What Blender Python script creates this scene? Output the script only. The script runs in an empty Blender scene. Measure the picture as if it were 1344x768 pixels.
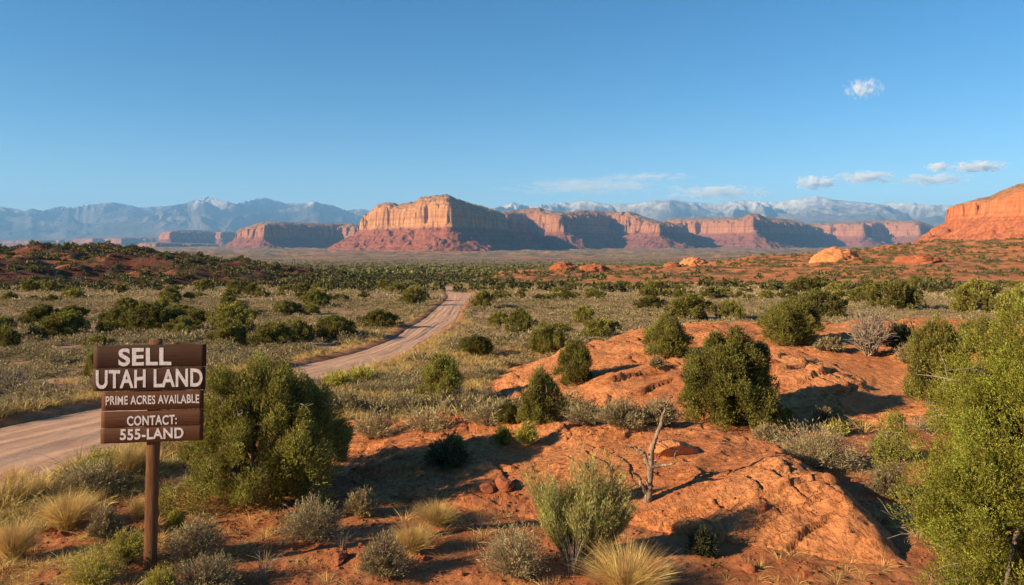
import bpy, math
import numpy as np

# ------------------------------------------------------------------ camera, world, sun
F = 970.0            # focal length in photograph pixels (1344 wide)
HOR = 318.0          # row of the level horizon in the photograph
CX = 672.0
HC = 3.6             # eye height above the ground below the camera
SUN_EL = math.radians(21.0)
SUN_TO = (-1.0, -0.40)          # horizontal direction towards the sun
EXPOSURE = 1.24

scene = bpy.context.scene
COL = scene.collection
cam_d = bpy.data.cameras.new("camera"); cam = bpy.data.objects.new("camera", cam_d); COL.objects.link(cam)
cam.location = (0, 0, HC); cam.rotation_euler = (math.radians(90), 0, 0)
cam_d.sensor_width = 36.0; cam_d.lens = 36.0 * F / 1344.0
cam_d.shift_y = -(384.0 - HOR) / 1344.0
cam_d.clip_start = 0.1; cam_d.clip_end = 200000.0
scene.camera = cam

w = bpy.data.worlds.new("World"); scene.world = w; w.use_nodes = True
nt = w.node_tree; nt.nodes.clear()
sky = nt.nodes.new("ShaderNodeTexSky"); sky.sky_type = 'NISHITA'; sky.sun_disc = False
sky.sun_elevation = SUN_EL; sky.sun_rotation = math.atan2(SUN_TO[0], SUN_TO[1])
sky.altitude = 1500.0; sky.air_density = 1.0; sky.dust_density = 0.0; sky.ozone_density = 3.2
bg = nt.nodes.new("ShaderNodeBackground"); bg.inputs['Strength'].default_value = 0.060
wo = nt.nodes.new("ShaderNodeOutputWorld")
hs = nt.nodes.new('ShaderNodeHueSaturation'); hs.inputs['Hue'].default_value = 0.494; hs.inputs['Saturation'].default_value = 1.27; hs.inputs['Value'].default_value = 1.0
nt.links.new(sky.outputs[0], hs.inputs['Color']); nt.links.new(hs.outputs[0], bg.inputs['Color']); nt.links.new(bg.outputs[0], wo.inputs['Surface'])

sl = bpy.data.lights.new("sun", 'SUN'); sl.energy = 5.0; sl.angle = math.radians(0.53); sl.color = (1.0, 0.78, 0.49)
sun = bpy.data.objects.new("sun", sl); COL.objects.link(sun)
from mathutils import Vector
_h = math.hypot(*SUN_TO)
_sd = Vector((SUN_TO[0] / _h * math.cos(SUN_EL), SUN_TO[1] / _h * math.cos(SUN_EL), math.sin(SUN_EL)))
sun.rotation_euler = _sd.to_track_quat('Z', 'Y').to_euler()
sun.location = (-50, -10, 40)

scene.view_settings.view_transform = 'Standard'; scene.view_settings.look = 'None'
scene.view_settings.gamma = 1.0; scene.view_settings.use_curve_mapping = False
scene.view_settings.exposure = EXPOSURE
scene.render.engine = 'CYCLES'
cy = scene.cycles
cy.use_denoising = True
cy.max_bounces = 14; cy.diffuse_bounces = 3; cy.glossy_bounces = 1; cy.transmission_bounces = 3
cy.transparent_max_bounces = 8; cy.volume_bounces = 14
cy.volume_max_steps = 256
cy.use_fast_gi = False
cy.caustics_reflective = False; cy.caustics_refractive = False

# ------------------------------------------------------------------ noise
def _hash(ix, iy, seed):
    h = (ix.astype(np.int64) * 374761393 + iy.astype(np.int64) * 668265263 + seed * 974634777) & 0xffffffff
    h = ((h ^ (h >> 13)) * 1274126177) & 0xffffffff
    h = (h ^ (h >> 16)) & 0xffffffff
    return h / 4294967295.0

def noise(x, y, seed=0):
    """2-D gradient noise, about -1..1"""
    x = np.asarray(x, float); y = np.asarray(y, float)
    ix = np.floor(x); iy = np.floor(y); fx = x - ix; fy = y - iy
    u = fx * fx * fx * (fx * (fx * 6 - 15) + 10); v = fy * fy * fy * (fy * (fy * 6 - 15) + 10)
    def g(dx, dy):
        a = _hash(ix + dx, iy + dy, seed) * 2 * math.pi
        return np.cos(a) * (fx - dx) + np.sin(a) * (fy - dy)
    n0 = g(0, 0) * (1 - u) + g(1, 0) * u
    n1 = g(0, 1) * (1 - u) + g(1, 1) * u
    return (n0 * (1 - v) + n1 * v) * 1.5

def fbm(x, y, octv=4, seed=0, gain=0.5, lac=2.03):
    s = 0; a = 1.0; t = 0
    for o in range(octv):
        s = s + a * noise(x, y, seed + o * 17); t += a
        x = np.asarray(x) * lac + 13.7; y = np.asarray(y) * lac - 7.3; a *= gain
    return s / t

def ridged(x, y, octv=4, seed=0, gain=0.5):
    s = 0; a = 1.0; t = 0
    for o in range(octv):
        s = s + a * (1 - np.abs(noise(x, y, seed + o * 31)) * 1.7); t += a
        x = np.asarray(x) * 2.1 + 3.7; y = np.asarray(y) * 2.1 - 1.3; a *= gain
    return s / t

def sm(x, a, b):
    t = np.clip((np.asarray(x, float) - a) / (b - a), 0, 1)
    return t * t * (3 - 2 * t)

# ------------------------------------------------------------------ base terrain
_pY = np.array([0.1, 4.0, 8.2, 13.4, 18, 26, 40, 68, 105, 140, 300, 700, 1500, 4000, 60000])
_pH = np.array([3.6, 3.6, 3.6, 3.8, 4.15, 4.6, 5.45, 6.6, 7.6, 8.5, 14, 24, 42, 66, 74])
_lg = np.linspace(math.log(0.1), math.log(60000), 1500)
_hv = np.interp(_lg, np.log(_pY), _pH)
_k = np.exp(-np.linspace(-2.2, 2.2, 41) ** 2); _k /= _k.sum()
_hv = np.convolve(np.pad(_hv, 20, mode='edge'), _k, mode='valid')

def base_smooth(x, y):
    D = np.sqrt(np.asarray(y, float) ** 2 + 0.12 * np.asarray(x, float) ** 2) + 0.2
    return HC - np.interp(np.log(D), _lg, _hv)

def solve_smooth(px, py):
    Y = 20.0
    for _ in range(60):
        heff = HC - base_smooth((px - CX) * Y / F, Y)
        Y = 0.5 * Y + 0.5 * float(heff) * F / (py - HOR)
    return (px - CX) * Y / F, Y

_L = [(0, 557), (132, 533), (394, 478), (467, 461), (507, 447), (545, 425), (575, 403), (588, 389), (583, 381), (566, 375)]
_R = [(0, 646), (101, 613), (167, 586), (427, 501), (477, 484), (534, 462), (567, 440), (601, 419), (609, 400), (621, 385), (604, 378.5), (585, 375)]
LW = np.array([solve_smooth(*p) for p in _L]); RW = np.array([solve_smooth(*p) for p in _R])
LW = np.vstack([[[-21, -40], [-14.5, -4], [-12.4, 8]], LW, [[LW[-1, 0] - 22, LW[-1, 1] + 22]]])
RW = np.vstack([[[-17, -40], [-10.2, -4], [-8.4, 6]], RW, [[LW[-1, 0] + 4, LW[-1, 1] + 2]]])
_ry = np.linspace(-40, LW[-1, 1], 900)
def _smooth(v, n=31):
    k = np.hanning(n); k /= k.sum(); return np.convolve(np.pad(v, n // 2, mode='edge'), k, mode='valid')
_xl = _smooth(np.interp(_ry, LW[:, 1], LW[:, 0])); _xr = _smooth(np.interp(_ry, RW[:, 1], RW[:, 0]))
ROAD_END = _ry[-1]

def road_d(x, y):
    """positive inside the road: metres to the nearer edge; negative outside"""
    xl = np.interp(y, _ry, _xl); xr = np.interp(y, _ry, _xr)
    d = np.minimum(x - xl, xr - x)
    return np.where((y > ROAD_END) | (y < -40), -50.0, d)

def ground_h(x, y):
    x = np.asarray(x, float); y = np.asarray(y, float)
    r = np.sqrt(x * x + y * y)
    z = base_smooth(x, y)
    z = z + 0.22 * sm(r, 14, 40) * fbm(x / 14, y / 14, 3, 5) + 1.2 * sm(r, 90, 260) * fbm(x / 130, y / 130, 3, 9)
    z = z + 14 * sm(r, 1200, 4500) * fbm(x / 900, y / 900, 4, 11) + 44 * sm(r, 1900, 3600) * np.maximum(ridged(x / 520, y / 380, 4, 21) - 0.50, 0)
    n2 = 0.09 * fbm(x / 1.7, y / 1.7, 3, 2) + 0.045 * fbm(x / 0.35, y / 0.30, 4, 3, 0.6) * (1 - sm(r, 25, 50))
    d = road_d(x, y)
    rd = sm(d, -0.9, 0.25)
    z = z + n2 * (1 - 0.93 * rd) + 0.07 * np.exp(-((d + 0.45) / 0.38) ** 2) * (1 + noise(x / 1.1, y / 1.1, 40)) - 0.10 * sm(d, -0.2, 0.3)
    return z

# ------------------------------------------------------------------ ridges laid on the terrain (crest traced, own distance)
class Ridge:
    def __init__(s, crest, front, backw, p, pb=2.0):
        c = np.array(crest, float)
        s.X = (c[:, 0] - CX) * c[:, 2] / F; s.Y = c[:, 2]; s.Z = HC - (c[:, 1] - HOR) * c[:, 2] / F
        o = np.argsort(s.X); s.X, s.Y, s.Z = s.X[o], s.Y[o], s.Z[o]
        f = np.array(front, float); s.fX = f[:, 0]; s.fY = f[:, 1]
        s.backw, s.p, s.pb = backw, p, pb
        n = 600
        s.gx = np.linspace(s.X[0], s.X[-1], n)
        k = 41
        s.gY = _smooth(np.interp(s.gx, s.X, s.Y), k); s.gZ = _smooth(np.interp(s.gx, s.X, s.Z), k)
        s.gF = _smooth(np.interp(s.gx, s.fX, s.fY), k)
    def h(s, x, y, edge):
        cy_ = np.interp(x, s.gx, s.gY) + 0.09 * s.backw * (noise(x * 3.2 / s.backw + 5, x * 0, 7) + .6 * noise(x * 8 / s.backw, x * 0, 8)) * 2; cz = np.interp(x, s.gx, s.gZ); fy = np.interp(x, s.gx, s.gF)
        base = base_smooth(x, y)
        bump = np.maximum(cz - base_smooth(x, cy_), 0.03)
        tf = np.clip((cy_ - y) / np.maximum(cy_ - fy, 0.1), 0, 2)
        tb = np.clip((y - cy_) / s.backw, 0, 2)
        p = np.interp(x, [q[0] for q in s.p], [q[1] for q in s.p])
        f = np.maximum(np.where(y < cy_, 1 - tf ** p, 1 - tb ** s.pb), -1.2)
        lo = x - s.gx[0]; hi = s.gx[-1] - x
        e = sm(np.minimum(lo, hi), 0, edge)
        return base + bump * f * e - (1 - e) * 0.3 * edge - np.where(f < 0, 0.1, 0)

r_front = Ridge([(380, 640, 14.6), (440, 600, 14.8), (480, 575, 15.2), (560, 559, 15.0), (700, 556, 14.2), (850, 557, 13.3), (930, 568, 12.6), (1002, 587, 11.8), (1059, 600, 11.1),
                 (1100, 618, 10.6), (1136, 640, 10.1), (1164, 668, 9.6), (1195, 712, 9.1), (1225, 770, 8.7)],
                [(-5, 13.4), (-3.2, 12.2), (-1.5, 10.6), (0, 10.0), (1.5, 9.6), (2.6, 8.9), (3.6, 8.5), (4.4, 8.2), (5.2, 8.2)],
                1.5, [(-4, 1.6), (0, 1.8), (2.2, 2.2), (3.2, 3.2), (5, 3.4)], 2.4)
r_back = Ridge([(560, 540, 22), (600, 524, 22), (640, 508, 22.5), (700, 485, 23.5), (760, 457, 25), (850, 433, 27), (930, 422, 28.5), (1050, 426, 29.5),
                (1120, 417, 30), (1200, 421, 30), (1310, 423, 30), (1500, 424, 30), (1800, 424, 32)],
               [(-3, 21), (-1, 19.6), (2, 18.5), (3.5, 16.2), (6, 15.2), (9, 15), (12, 15), (40, 16)], 5.0, [(-3, 1.6), (4, 1.35), (40, 1.25)], 1.6)
r_left = Ridge([(-900, 300, 240), (-500, 306, 240), (-200, 322, 235), (0, 329, 225), (60, 328, 222), (110, 331, 222), (160, 332, 222), (190, 338, 218), (215, 342, 215), (260, 345, 212),
                (330, 352, 210), (400, 362, 205), (450, 369, 200), (520, 378, 195)],
               [(-400, 140), (-120, 148), (-30, 158)], 90, [(-400, 1.5), (-30, 1.5)], 1.6)
r_right = Ridge([(600, 362, 250), (690, 356, 265), (760, 353, 300), (830, 349, 320), (900, 346, 345), (1000, 341, 370), (1080, 333, 385), (1150, 326, 410),
                 (1230, 317, 440), (1344, 311, 470), (1500, 304, 500), (1900, 290, 520), (2600, 280, 520)],
                [(-20, 170), (20, 150), (60, 140), (200, 140), (800, 150)], 160, [(-20, 1.3), (200, 1.25), (800, 1.2)], 1.5)

def rock_detail(x, y, big=1.0):
    wx = x + 0.34 * fbm(x / 1.6, y / 1.6, 3, 61); wy = y + 0.34 * fbm(x / 1.6, y / 1.6, 3, 62)
    z = 0.08 * big * fbm(x / 2.2, y / 2.2, 4, 63)
    # cross-bedded ledges: small risers that drop towards the right
    s = (0.86 * wx + 0.5 * wy) / 0.42 + 0.8 * noise(x / 1.3, y / 1.3, 64)
    fr = s - np.floor(s)
    amp = 0.085 * big * sm(fbm(x / 1.5, y / 1.5, 2, 65), -0.1, 0.45)
    z = z + amp * (1 - sm(fr, 0.90, 0.97)) * (0.35 + 0.65 * fr)
    s2 = (0.3 * wx - 0.95 * wy) / 0.75 + 0.9 * noise(x / 2.3, y / 2.3, 66)
    fr2 = s2 - np.floor(s2)
    z = z + 0.10 * big * sm(fbm(x / 2.6, y / 2.6, 2, 67), 0.0, 0.4) * (1 - sm(fr2, 0.91, 0.97)) * (0.3 + 0.7 * fr2)
    # flow lines and weathering pits
    u = 0.55 * wx + 0.83 * wy; v = 0.83 * wx - 0.55 * wy
    z = z + 0.035 * ridged(u / 0.9, v / 0.15, 3, 68) * sm(fbm(x / 2, y / 2, 2, 69), -0.3, 0.3)
    pit = fbm(x / 0.28, y / 0.28, 2, 70)
    z = z - 0.035 * sm(pit, 0.42, 0.7) + 0.013 * fbm(x / 0.13, y / 0.13, 3, 71)
    s3 = (0.12 * wx - 0.99 * wy + 2.2 * z) / 0.21 + 0.5 * noise(x / 1.9, y / 0.8, 75); fr3 = s3 - np.floor(s3)
    z = z + 0.026 * big * sm(fbm(x / 1.2, y / 0.7, 2, 76), -0.15, 0.3) * (1 - sm(fr3, 0.90, 0.98))
    cr = np.abs(noise(wx / 1.1, wy / 0.5, 72))
    z = z - 0.05 * big * (1 - sm(cr, 0.0, 0.035)) * sm(noise(x / 2, y / 2, 73), 0.05, 0.25)
    return z

def front_h(x, y):
    return r_front.h(x, y, 0.8) + rock_detail(x, y) * (0.75 + 0.25 * sm(x, -3.5, 0.5)) + sm(x, 1.8, 3.4) * 0.16 * (ridged((x + .4 * y) / 2.0, (y - .4 * x) / 1.3, 3, 85) - 0.6) + 0.10 * sm(fbm(x / 0.9, y / 0.45, 3, 80), 0.05, 0.5) * sm(y, 10.2, 11.2) * (1 - sm(x, 0.4, 1.2))
def back_h(x, y):
    return r_back.h(x, y, 2.0) + rock_detail(x * 0.7 + 40, y * 0.7, 1.5) * 1.25 - 0.10 + 0.25 * fbm(x / 5, y / 5, 3, 81)
def left_h(x, y):
    b = r_left.h(x, y, 12)
    q = ridged((x + 0.5 * y) / 34, (y - 0.3 * x) / 55, 4, 90) - 0.45
    return b + (b - base_smooth(x, y) > -1) * (4.6 * q + 1.4 * fbm(x / 7, y / 7, 4, 91)) * sm(b - base_smooth(x, y), -1, 2.5)
def right_h(x, y):
    b = r_right.h(x, y, 15)
    k = sm(b - base_smooth(x, y), -1, 3)
    return b + k * (2.3 * fbm(x / 45, y / 45, 3, 95) + 1.1 * (ridged(x / 20, y / 16, 3, 97) - .5) + 0.4 * fbm(x / 4, y / 4, 3, 96)) - 0.4

def total_h(x, y):
    x = np.asarray(x, float); y = np.asarray(y, float)
    z = ground_h(x, y)
    for fn, (x0, x1, y0, y1) in ((front_h, (-4.4, 5.6, 7.8, 17.2)), (back_h, (-2.6, 38, 13, 37)), (left_h, (-390, -28, 130, 330)), (right_h, (-18, 1000, 130, 700))):
        m = (x > x0) & (x < x1) & (y > y0) & (y < y1)
        if np.any(m):
            z = np.where(m, np.maximum(z, np.where(m, fn(x, y), -1e9)), z)
    return z

def cast(px, py, y0=5.0, y1=6000.0):
    """the point of the land that the photograph shows at a pixel"""
    px = np.atleast_1d(np.asarray(px, float)); py = np.atleast_1d(np.asarray(py, float))
    Ys = np.exp(np.linspace(math.log(y0), math.log(y1), 900))
    out = []
    for a, b in zip(px, py):
        X = (a - CX) * Ys / F; Z = HC - (b - HOR) * Ys / F
        h = total_h(X, Ys)
        i = np.argmax(h >= Z)
        if h[i] < Z[i]: i = len(Ys) - 1
        if i > 0:
            d0 = Z[i - 1] - h[i - 1]; d1 = Z[i] - h[i]; t = d0 / (d0 - d1 + 1e-9)
            Y = Ys[i - 1] + t * (Ys[i] - Ys[i - 1])
        else: Y = Ys[0]
        out.append(((a - CX) * Y / F, Y))
    out = np.array(out)
    z = total_h(out[:, 0], out[:, 1])
    return np.column_stack([out, z])

# ------------------------------------------------------------------ mesh helpers
def mesh_from(name, V, faces, mat=None, smooth=False, attrs=None):
    """faces: list of int arrays (n,3) or (n,4)"""
    me = bpy.data.meshes.new(name)
    V = np.asarray(V, np.float32)
    if not isinstance(faces, (list, tuple)): faces = [faces]
    faces = [np.asarray(f, np.int32) for f in faces if len(f)]
    loops = np.concatenate([f.ravel() for f in faces])
    tot = np.concatenate([np.full(len(f), f.shape[1], np.int32) for f in faces])
    st = np.concatenate([[0], np.cumsum(tot)[:-1]]).astype(np.int32)
    me.vertices.add(len(V)); me.vertices.foreach_set('co', V.ravel())
    me.loops.add(len(loops)); me.loops.foreach_set('vertex_index', loops)
    me.polygons.add(len(tot)); me.polygons.foreach_set('loop_start', st); me.polygons.foreach_set('loop_total', tot)
    if smooth: me.polygons.foreach_set('use_smooth', np.ones(len(tot), bool))
    me.update(calc_edges=True)
    if attrs:
        for k, v in attrs.items():
            a = me.attributes.new(k, 'FLOAT', 'POINT'); a.data.foreach_set('value', np.asarray(v, np.float32))
    for m in (mat if isinstance(mat, (list, tuple)) else [mat]):
        if m: me.materials.append(m)
    return me

def link(name, me, parent=None, loc=None, **props):
    o = bpy.data.objects.new(name, me); COL.objects.link(o)
    if parent is not None: o.parent = parent
    if loc is not None: o.location = loc
    for k, v in props.items():
        if v: o[k] = v
    return o

def grid_faces(nr, nc, wrap=False):
    i = np.arange(nr - 1)[:, None]; j = np.arange(nc if wrap else nc - 1)[None, :]
    a = i * nc + j; b = i * nc + (j + 1) % nc
    return np.stack([a, b, b + nc, a + nc], -1).reshape(-1, 4)

class Acc:
    """collects vertices and faces of several pieces into one mesh"""
    def __init__(s): s.V = []; s.Q = []; s.T = []; s.n = 0; s.mi = []
    def add(s, V, Q=None, T=None):
        s.V.append(np.asarray(V, np.float32))
        if Q is not None and len(Q): s.Q.append(np.asarray(Q) + s.n)
        if T is not None and len(T): s.T.append(np.asarray(T) + s.n)
        s.n += len(V)
    def mesh(s, name, mat, smooth=False):
        fs = []
        if s.Q: fs.append(np.concatenate(s.Q))
        if s.T: fs.append(np.concatenate(s.T))
        return mesh_from(name, np.concatenate(s.V), fs, mat, smooth)

def norm(v): return v / (np.linalg.norm(v, axis=-1, keepdims=True) + 1e-9)

def leaf_quads(P, D, L, W, rng):
    """one diamond-shaped blade per point, growing from P along D"""
    n = len(P); R = rng.normal(size=(n, 3)); S = norm(np.cross(D, R))
    L = np.broadcast_to(L, (n,))[:, None]; W = np.broadcast_to(W, (n,))[:, None]
    V = np.stack([P, P + D * L * 0.45 + S * W * 0.5, P + D * L, P + D * L * 0.45 - S * W * 0.5], 1).reshape(-1, 3)
    return V, np.arange(4 * n).reshape(-1, 4)

def tube(pts, rad, sides=6, cap=True):
    pts = np.asarray(pts, float); rad = np.asarray(rad, float); n = len(pts)
    T = np.gradient(pts, axis=0); T = norm(T)
    up = np.array([0.13, 0.31, 0.94]); 
    A = norm(np.cross(T, up)); B = np.cross(T, A)
    a = np.linspace(0, 2 * math.pi, sides, endpoint=False)
    ring = A[:, None, :] * np.cos(a)[None, :, None] + B[:, None, :] * np.sin(a)[None, :, None]
    V = (pts[:, None, :] + ring * rad[:, None, None]).reshape(-1, 3)
    Q = grid_faces(n, sides, True)
    return V, Q

def wander(p0, p1, n, amp, rng):
    t = np.linspace(0, 1, n)[:, None]
    P = np.asarray(p0) * (1 - t) + np.asarray(p1) * t
    k = rng.normal(size=(n, 3)) * amp; k = (k + np.roll(k, 1, 0)) * 0.7
    return P + k * np.sin(t * math.pi) ** 0.5

# ------------------------------------------------------------------ materials
def new_mat(name):
    m = bpy.data.materials.new(name); m.use_nodes = True
    nt = m.node_tree; nt.nodes.clear()
    out = nt.nodes.new('ShaderNodeOutputMaterial')
    return m, nt, out

class NB:
    def __init__(s, nt): s.nt = nt
    def n(s, t, **kw):
        nd = s.nt.nodes.new(t)
        for k, v in kw.items():
            if k in nd.inputs: nd.inputs[k].default_value = v
            else: setattr(nd, k, v)
        return nd
    def l(s, a, b): s.nt.links.new(a, b)
    def noise(s, vec, scale, detail=5, rough=0.55, dist=0.0, out='Fac'):
        nd = s.n('ShaderNodeTexNoise'); nd.inputs['Scale'].default_value = scale; nd.inputs['Detail'].default_value = detail
        nd.inputs['Roughness'].default_value = rough; nd.inputs['Distortion'].default_value = dist
        if vec is not None: s.l(vec, nd.inputs['Vector'])
        return nd.outputs[out]
    def ramp(s, fac, stops):
        nd = s.n('ShaderNodeValToRGB'); cr = nd.color_ramp
        while len(cr.elements) > 1: cr.elements.remove(cr.elements[-1])
        for i, (p, c) in enumerate(stops):
            e = cr.elements[0] if i == 0 else cr.elements.new(p)
            e.position = p; e.color = (*c, 1) if len(c) == 3 else c
        s.l(fac, nd.inputs[0]); return nd.outputs['Color']
    def mix(s, fac, a, b, mode='MIX'):
        nd = s.n('ShaderNodeMix'); nd.data_type = 'RGBA'; nd.blend_type = mode
        for sock, v in ((nd.inputs[0], fac), (nd.inputs[6], a), (nd.inputs[7], b)):
            if hasattr(v, 'is_linked') or hasattr(v, 'links'): s.l(v, sock)
            elif isinstance(v, (int, float)): sock.default_value = v
            else: sock.default_value = (*v, 1)
        return nd.outputs[2]
    def math(s, op, a, b=0.0, c=None, clamp=False):
        nd = s.n('ShaderNodeMath'); nd.operation = op; nd.use_clamp = clamp
        for i, v in enumerate((a, b) if c is None else (a, b, c)):
            if isinstance(v, (int, float)): nd.inputs[i].default_value = v
            else: s.l(v, nd.inputs[i])
        return nd.outputs[0]
    def maprange(s, v, a, b, c=0.0, d=1.0):
        nd = s.n('ShaderNodeMapRange'); s.l(v, nd.inputs[0])
        for i, q in enumerate((a, b, c, d)): nd.inputs[i + 1].default_value = q
        return nd.outputs[0]
    def bump(s, h, strength, dist, normal=None):
        nd = s.n('ShaderNodeBump'); nd.inputs['Strength'].default_value = strength; nd.inputs['Distance'].default_value = dist
        s.l(h, nd.inputs['Height'])
        if normal is not None: s.l(normal, nd.inputs['Normal'])
        return nd.outputs[0]
    def coords(s, kind='Object'): return s.n('ShaderNodeTexCoord').outputs[kind]
    def scaled(s, vec, sc, rot=(0, 0, 0)):
        nd = s.n('ShaderNodeMapping'); s.l(vec, nd.inputs[0]); nd.inputs['Scale'].default_value = sc; nd.inputs['Rotation'].default_value = rot
        return nd.outputs[0]
    def attr(s, name): return s.n('ShaderNodeAttribute', attribute_name=name).outputs['Fac']
    def princ(s, out, col, rough=0.9, normal=None, spec=0.2):
        p = s.n('ShaderNodeBsdfPrincipled')
        if isinstance(col, tuple): p.inputs['Base Color'].default_value = (*col, 1)
        else: s.l(col, p.inputs['Base Color'])
        if isinstance(rough, float): p.inputs['Roughness'].default_value = rough
        else: s.l(rough, p.inputs['Roughness'])
        p.inputs['Specular IOR Level'].default_value = spec
        if normal is not None: s.l(normal, p.inputs['Normal'])
        s.l(p.outputs[0], out.inputs['Surface']); return p

def mat_leaf(name, a, b, c=None, trans=0.3, spec=0.15, objvar=0.35):
    m, nt, out = new_mat(name); q = NB(nt)
    geo = q.n('ShaderNodeNewGeometry'); oi = q.n('ShaderNodeObjectInfo')
    r = geo.outputs['Random Per Island']
    col = q.ramp(r, [(0.0, a), (0.6, b), (1.0, c or b)])
    var = q.maprange(oi.outputs['Random'], 0, 1, 1 - objvar, 1 + objvar)
    hsv = q.n('ShaderNodeHueSaturation'); q.l(col, hsv.inputs['Color']); q.l(var, hsv.inputs['Value'])
    n = q.noise(q.coords('Object'), 4.5, 2)
    hsv2 = q.n('ShaderNodeHueSaturation'); q.l(hsv.outputs[0], hsv2.inputs['Color'])
    q.l(q.maprange(n, 0.3, 0.7, 0.48, 0.53), hsv2.inputs['Hue']); q.l(q.maprange(n, 0.32, 0.68, 0.68, 1.3), hsv2.inputs['Value'])
    p = q.n('ShaderNodeBsdfPrincipled'); q.l(hsv2.outputs[0], p.inputs['Base Color']); p.inputs['Roughness'].default_value = 0.65
    p.inputs['Specular IOR Level'].default_value = spec
    t = q.n('ShaderNodeBsdfTranslucent'); q.l(hsv2.outputs[0], t.inputs['Color'])
    mx = q.n('ShaderNodeMixShader'); mx.inputs[0].default_value = trans
    q.l(p.outputs[0], mx.inputs[1]); q.l(t.outputs[0], mx.inputs[2]); q.l(mx.outputs[0], out.inputs['Surface'])
    return m

def mat_bark(name, a, b):
    m, nt, out = new_mat(name); q = NB(nt)
    co = q.scaled(q.coords('Object'), (14, 14, 3))
    n = q.noise(co, 3.0, 6)
    q.princ(out, q.ramp(n, [(0.3, a), (0.7, b)]), 0.95, q.bump(n, 0.6, 0.01), 0.1)
    return m

def mat_rock(name, light, mid, dark, cscale=1.0, bumpd=0.03, strata=3.0):
    m, nt, out = new_mat(name); q = NB(nt)
    co = q.coords('Object')
    n1 = q.noise(co, 0.55 * cscale, 8, 0.6, 0.6); n2 = q.noise(co, 9 * cscale, 8, 0.7)
    st = q.noise(q.scaled(co, (0.35, 0.35, strata * 4), (0.35, 0.15, 0.4)), 1.2 * cscale, 5, 0.6, 0.4)
    c = q.ramp(n1, [(0.30, dark), (0.46, mid), (0.62, light), (0.8, mid)])
    c = q.mix(q.maprange(st, 0.35, 0.7, 0, 0.6), c, light)
    c = q.mix(q.maprange(n2, 0.35, 0.62, 0.75, 0.0), c, dark)
    spk = q.noise(co, 38 * cscale, 4, 0.8)
    c = q.mix(q.maprange(spk, 0.54, 0.66, 0, 0.6), c, tuple(x * 0.4 for x in dark))
    crk = q.n('ShaderNodeTexVoronoi'); crk.feature = 'DISTANCE_TO_EDGE'; crk.inputs['Scale'].default_value = 1.1 * cscale
    wv = q.n('ShaderNodeVectorMath'); wv.operation = 'ADD'; q.l(q.scaled(co, (1, 2.2, 1)), wv.inputs[0]); q.l(q.noise(co, 1.6 * cscale, 5, .7, out='Color'), wv.inputs[1]); q.l(wv.outputs[0], crk.inputs['Vector'])
    cm = q.math('MULTIPLY', q.maprange(crk.outputs[0], 0.0, 0.018, 1, 0), q.maprange(q.noise(co, 0.8 * cscale, 3), 0.5, 0.6))
    c = q.mix(q.math('MULTIPLY', cm, 0.6), c, tuple(x * 0.35 for x in dark))
    bed = q.noise(q.scaled(co, (1.1, 7.5, 16), (0.15, 0.1, 0.42)), 2.6 * cscale, 4, 0.6, 0.5); bed2 = q.noise(q.scaled(co, (9, 1.3, 12), (0.1, 0.1, -0.5)), 2.2 * cscale, 4, 0.6, 0.5)
    bsel = q.maprange(q.noise(co, 0.45 * cscale, 2), 0.46, 0.54)
    bb = q.math('ADD', q.math('MULTIPLY', bed, q.math('SUBTRACT', 1.0, bsel)), q.math('MULTIPLY', bed2, bsel))
    bl = q.maprange(bb, 0.40, 0.47, 1, 0)
    c = q.mix(q.math('MULTIPLY', bl, 0.40), c, tuple(x * 0.6 for x in dark))
    h = q.math('ADD', q.math('MULTIPLY', n2, 1.0), q.math('MULTIPLY', st, 1.5)); h = q.math('SUBTRACT', h, q.math('MULTIPLY', bl, 0.45))
    h = q.math('ADD', h, q.math('MULTIPLY', spk, 0.45)); h = q.math('SUBTRACT', h, q.math('MULTIPLY', cm, 0.8))
    q.princ(out, c, 0.93, q.bump(h, 0.8, bumpd), 0.15)
    return m

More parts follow.
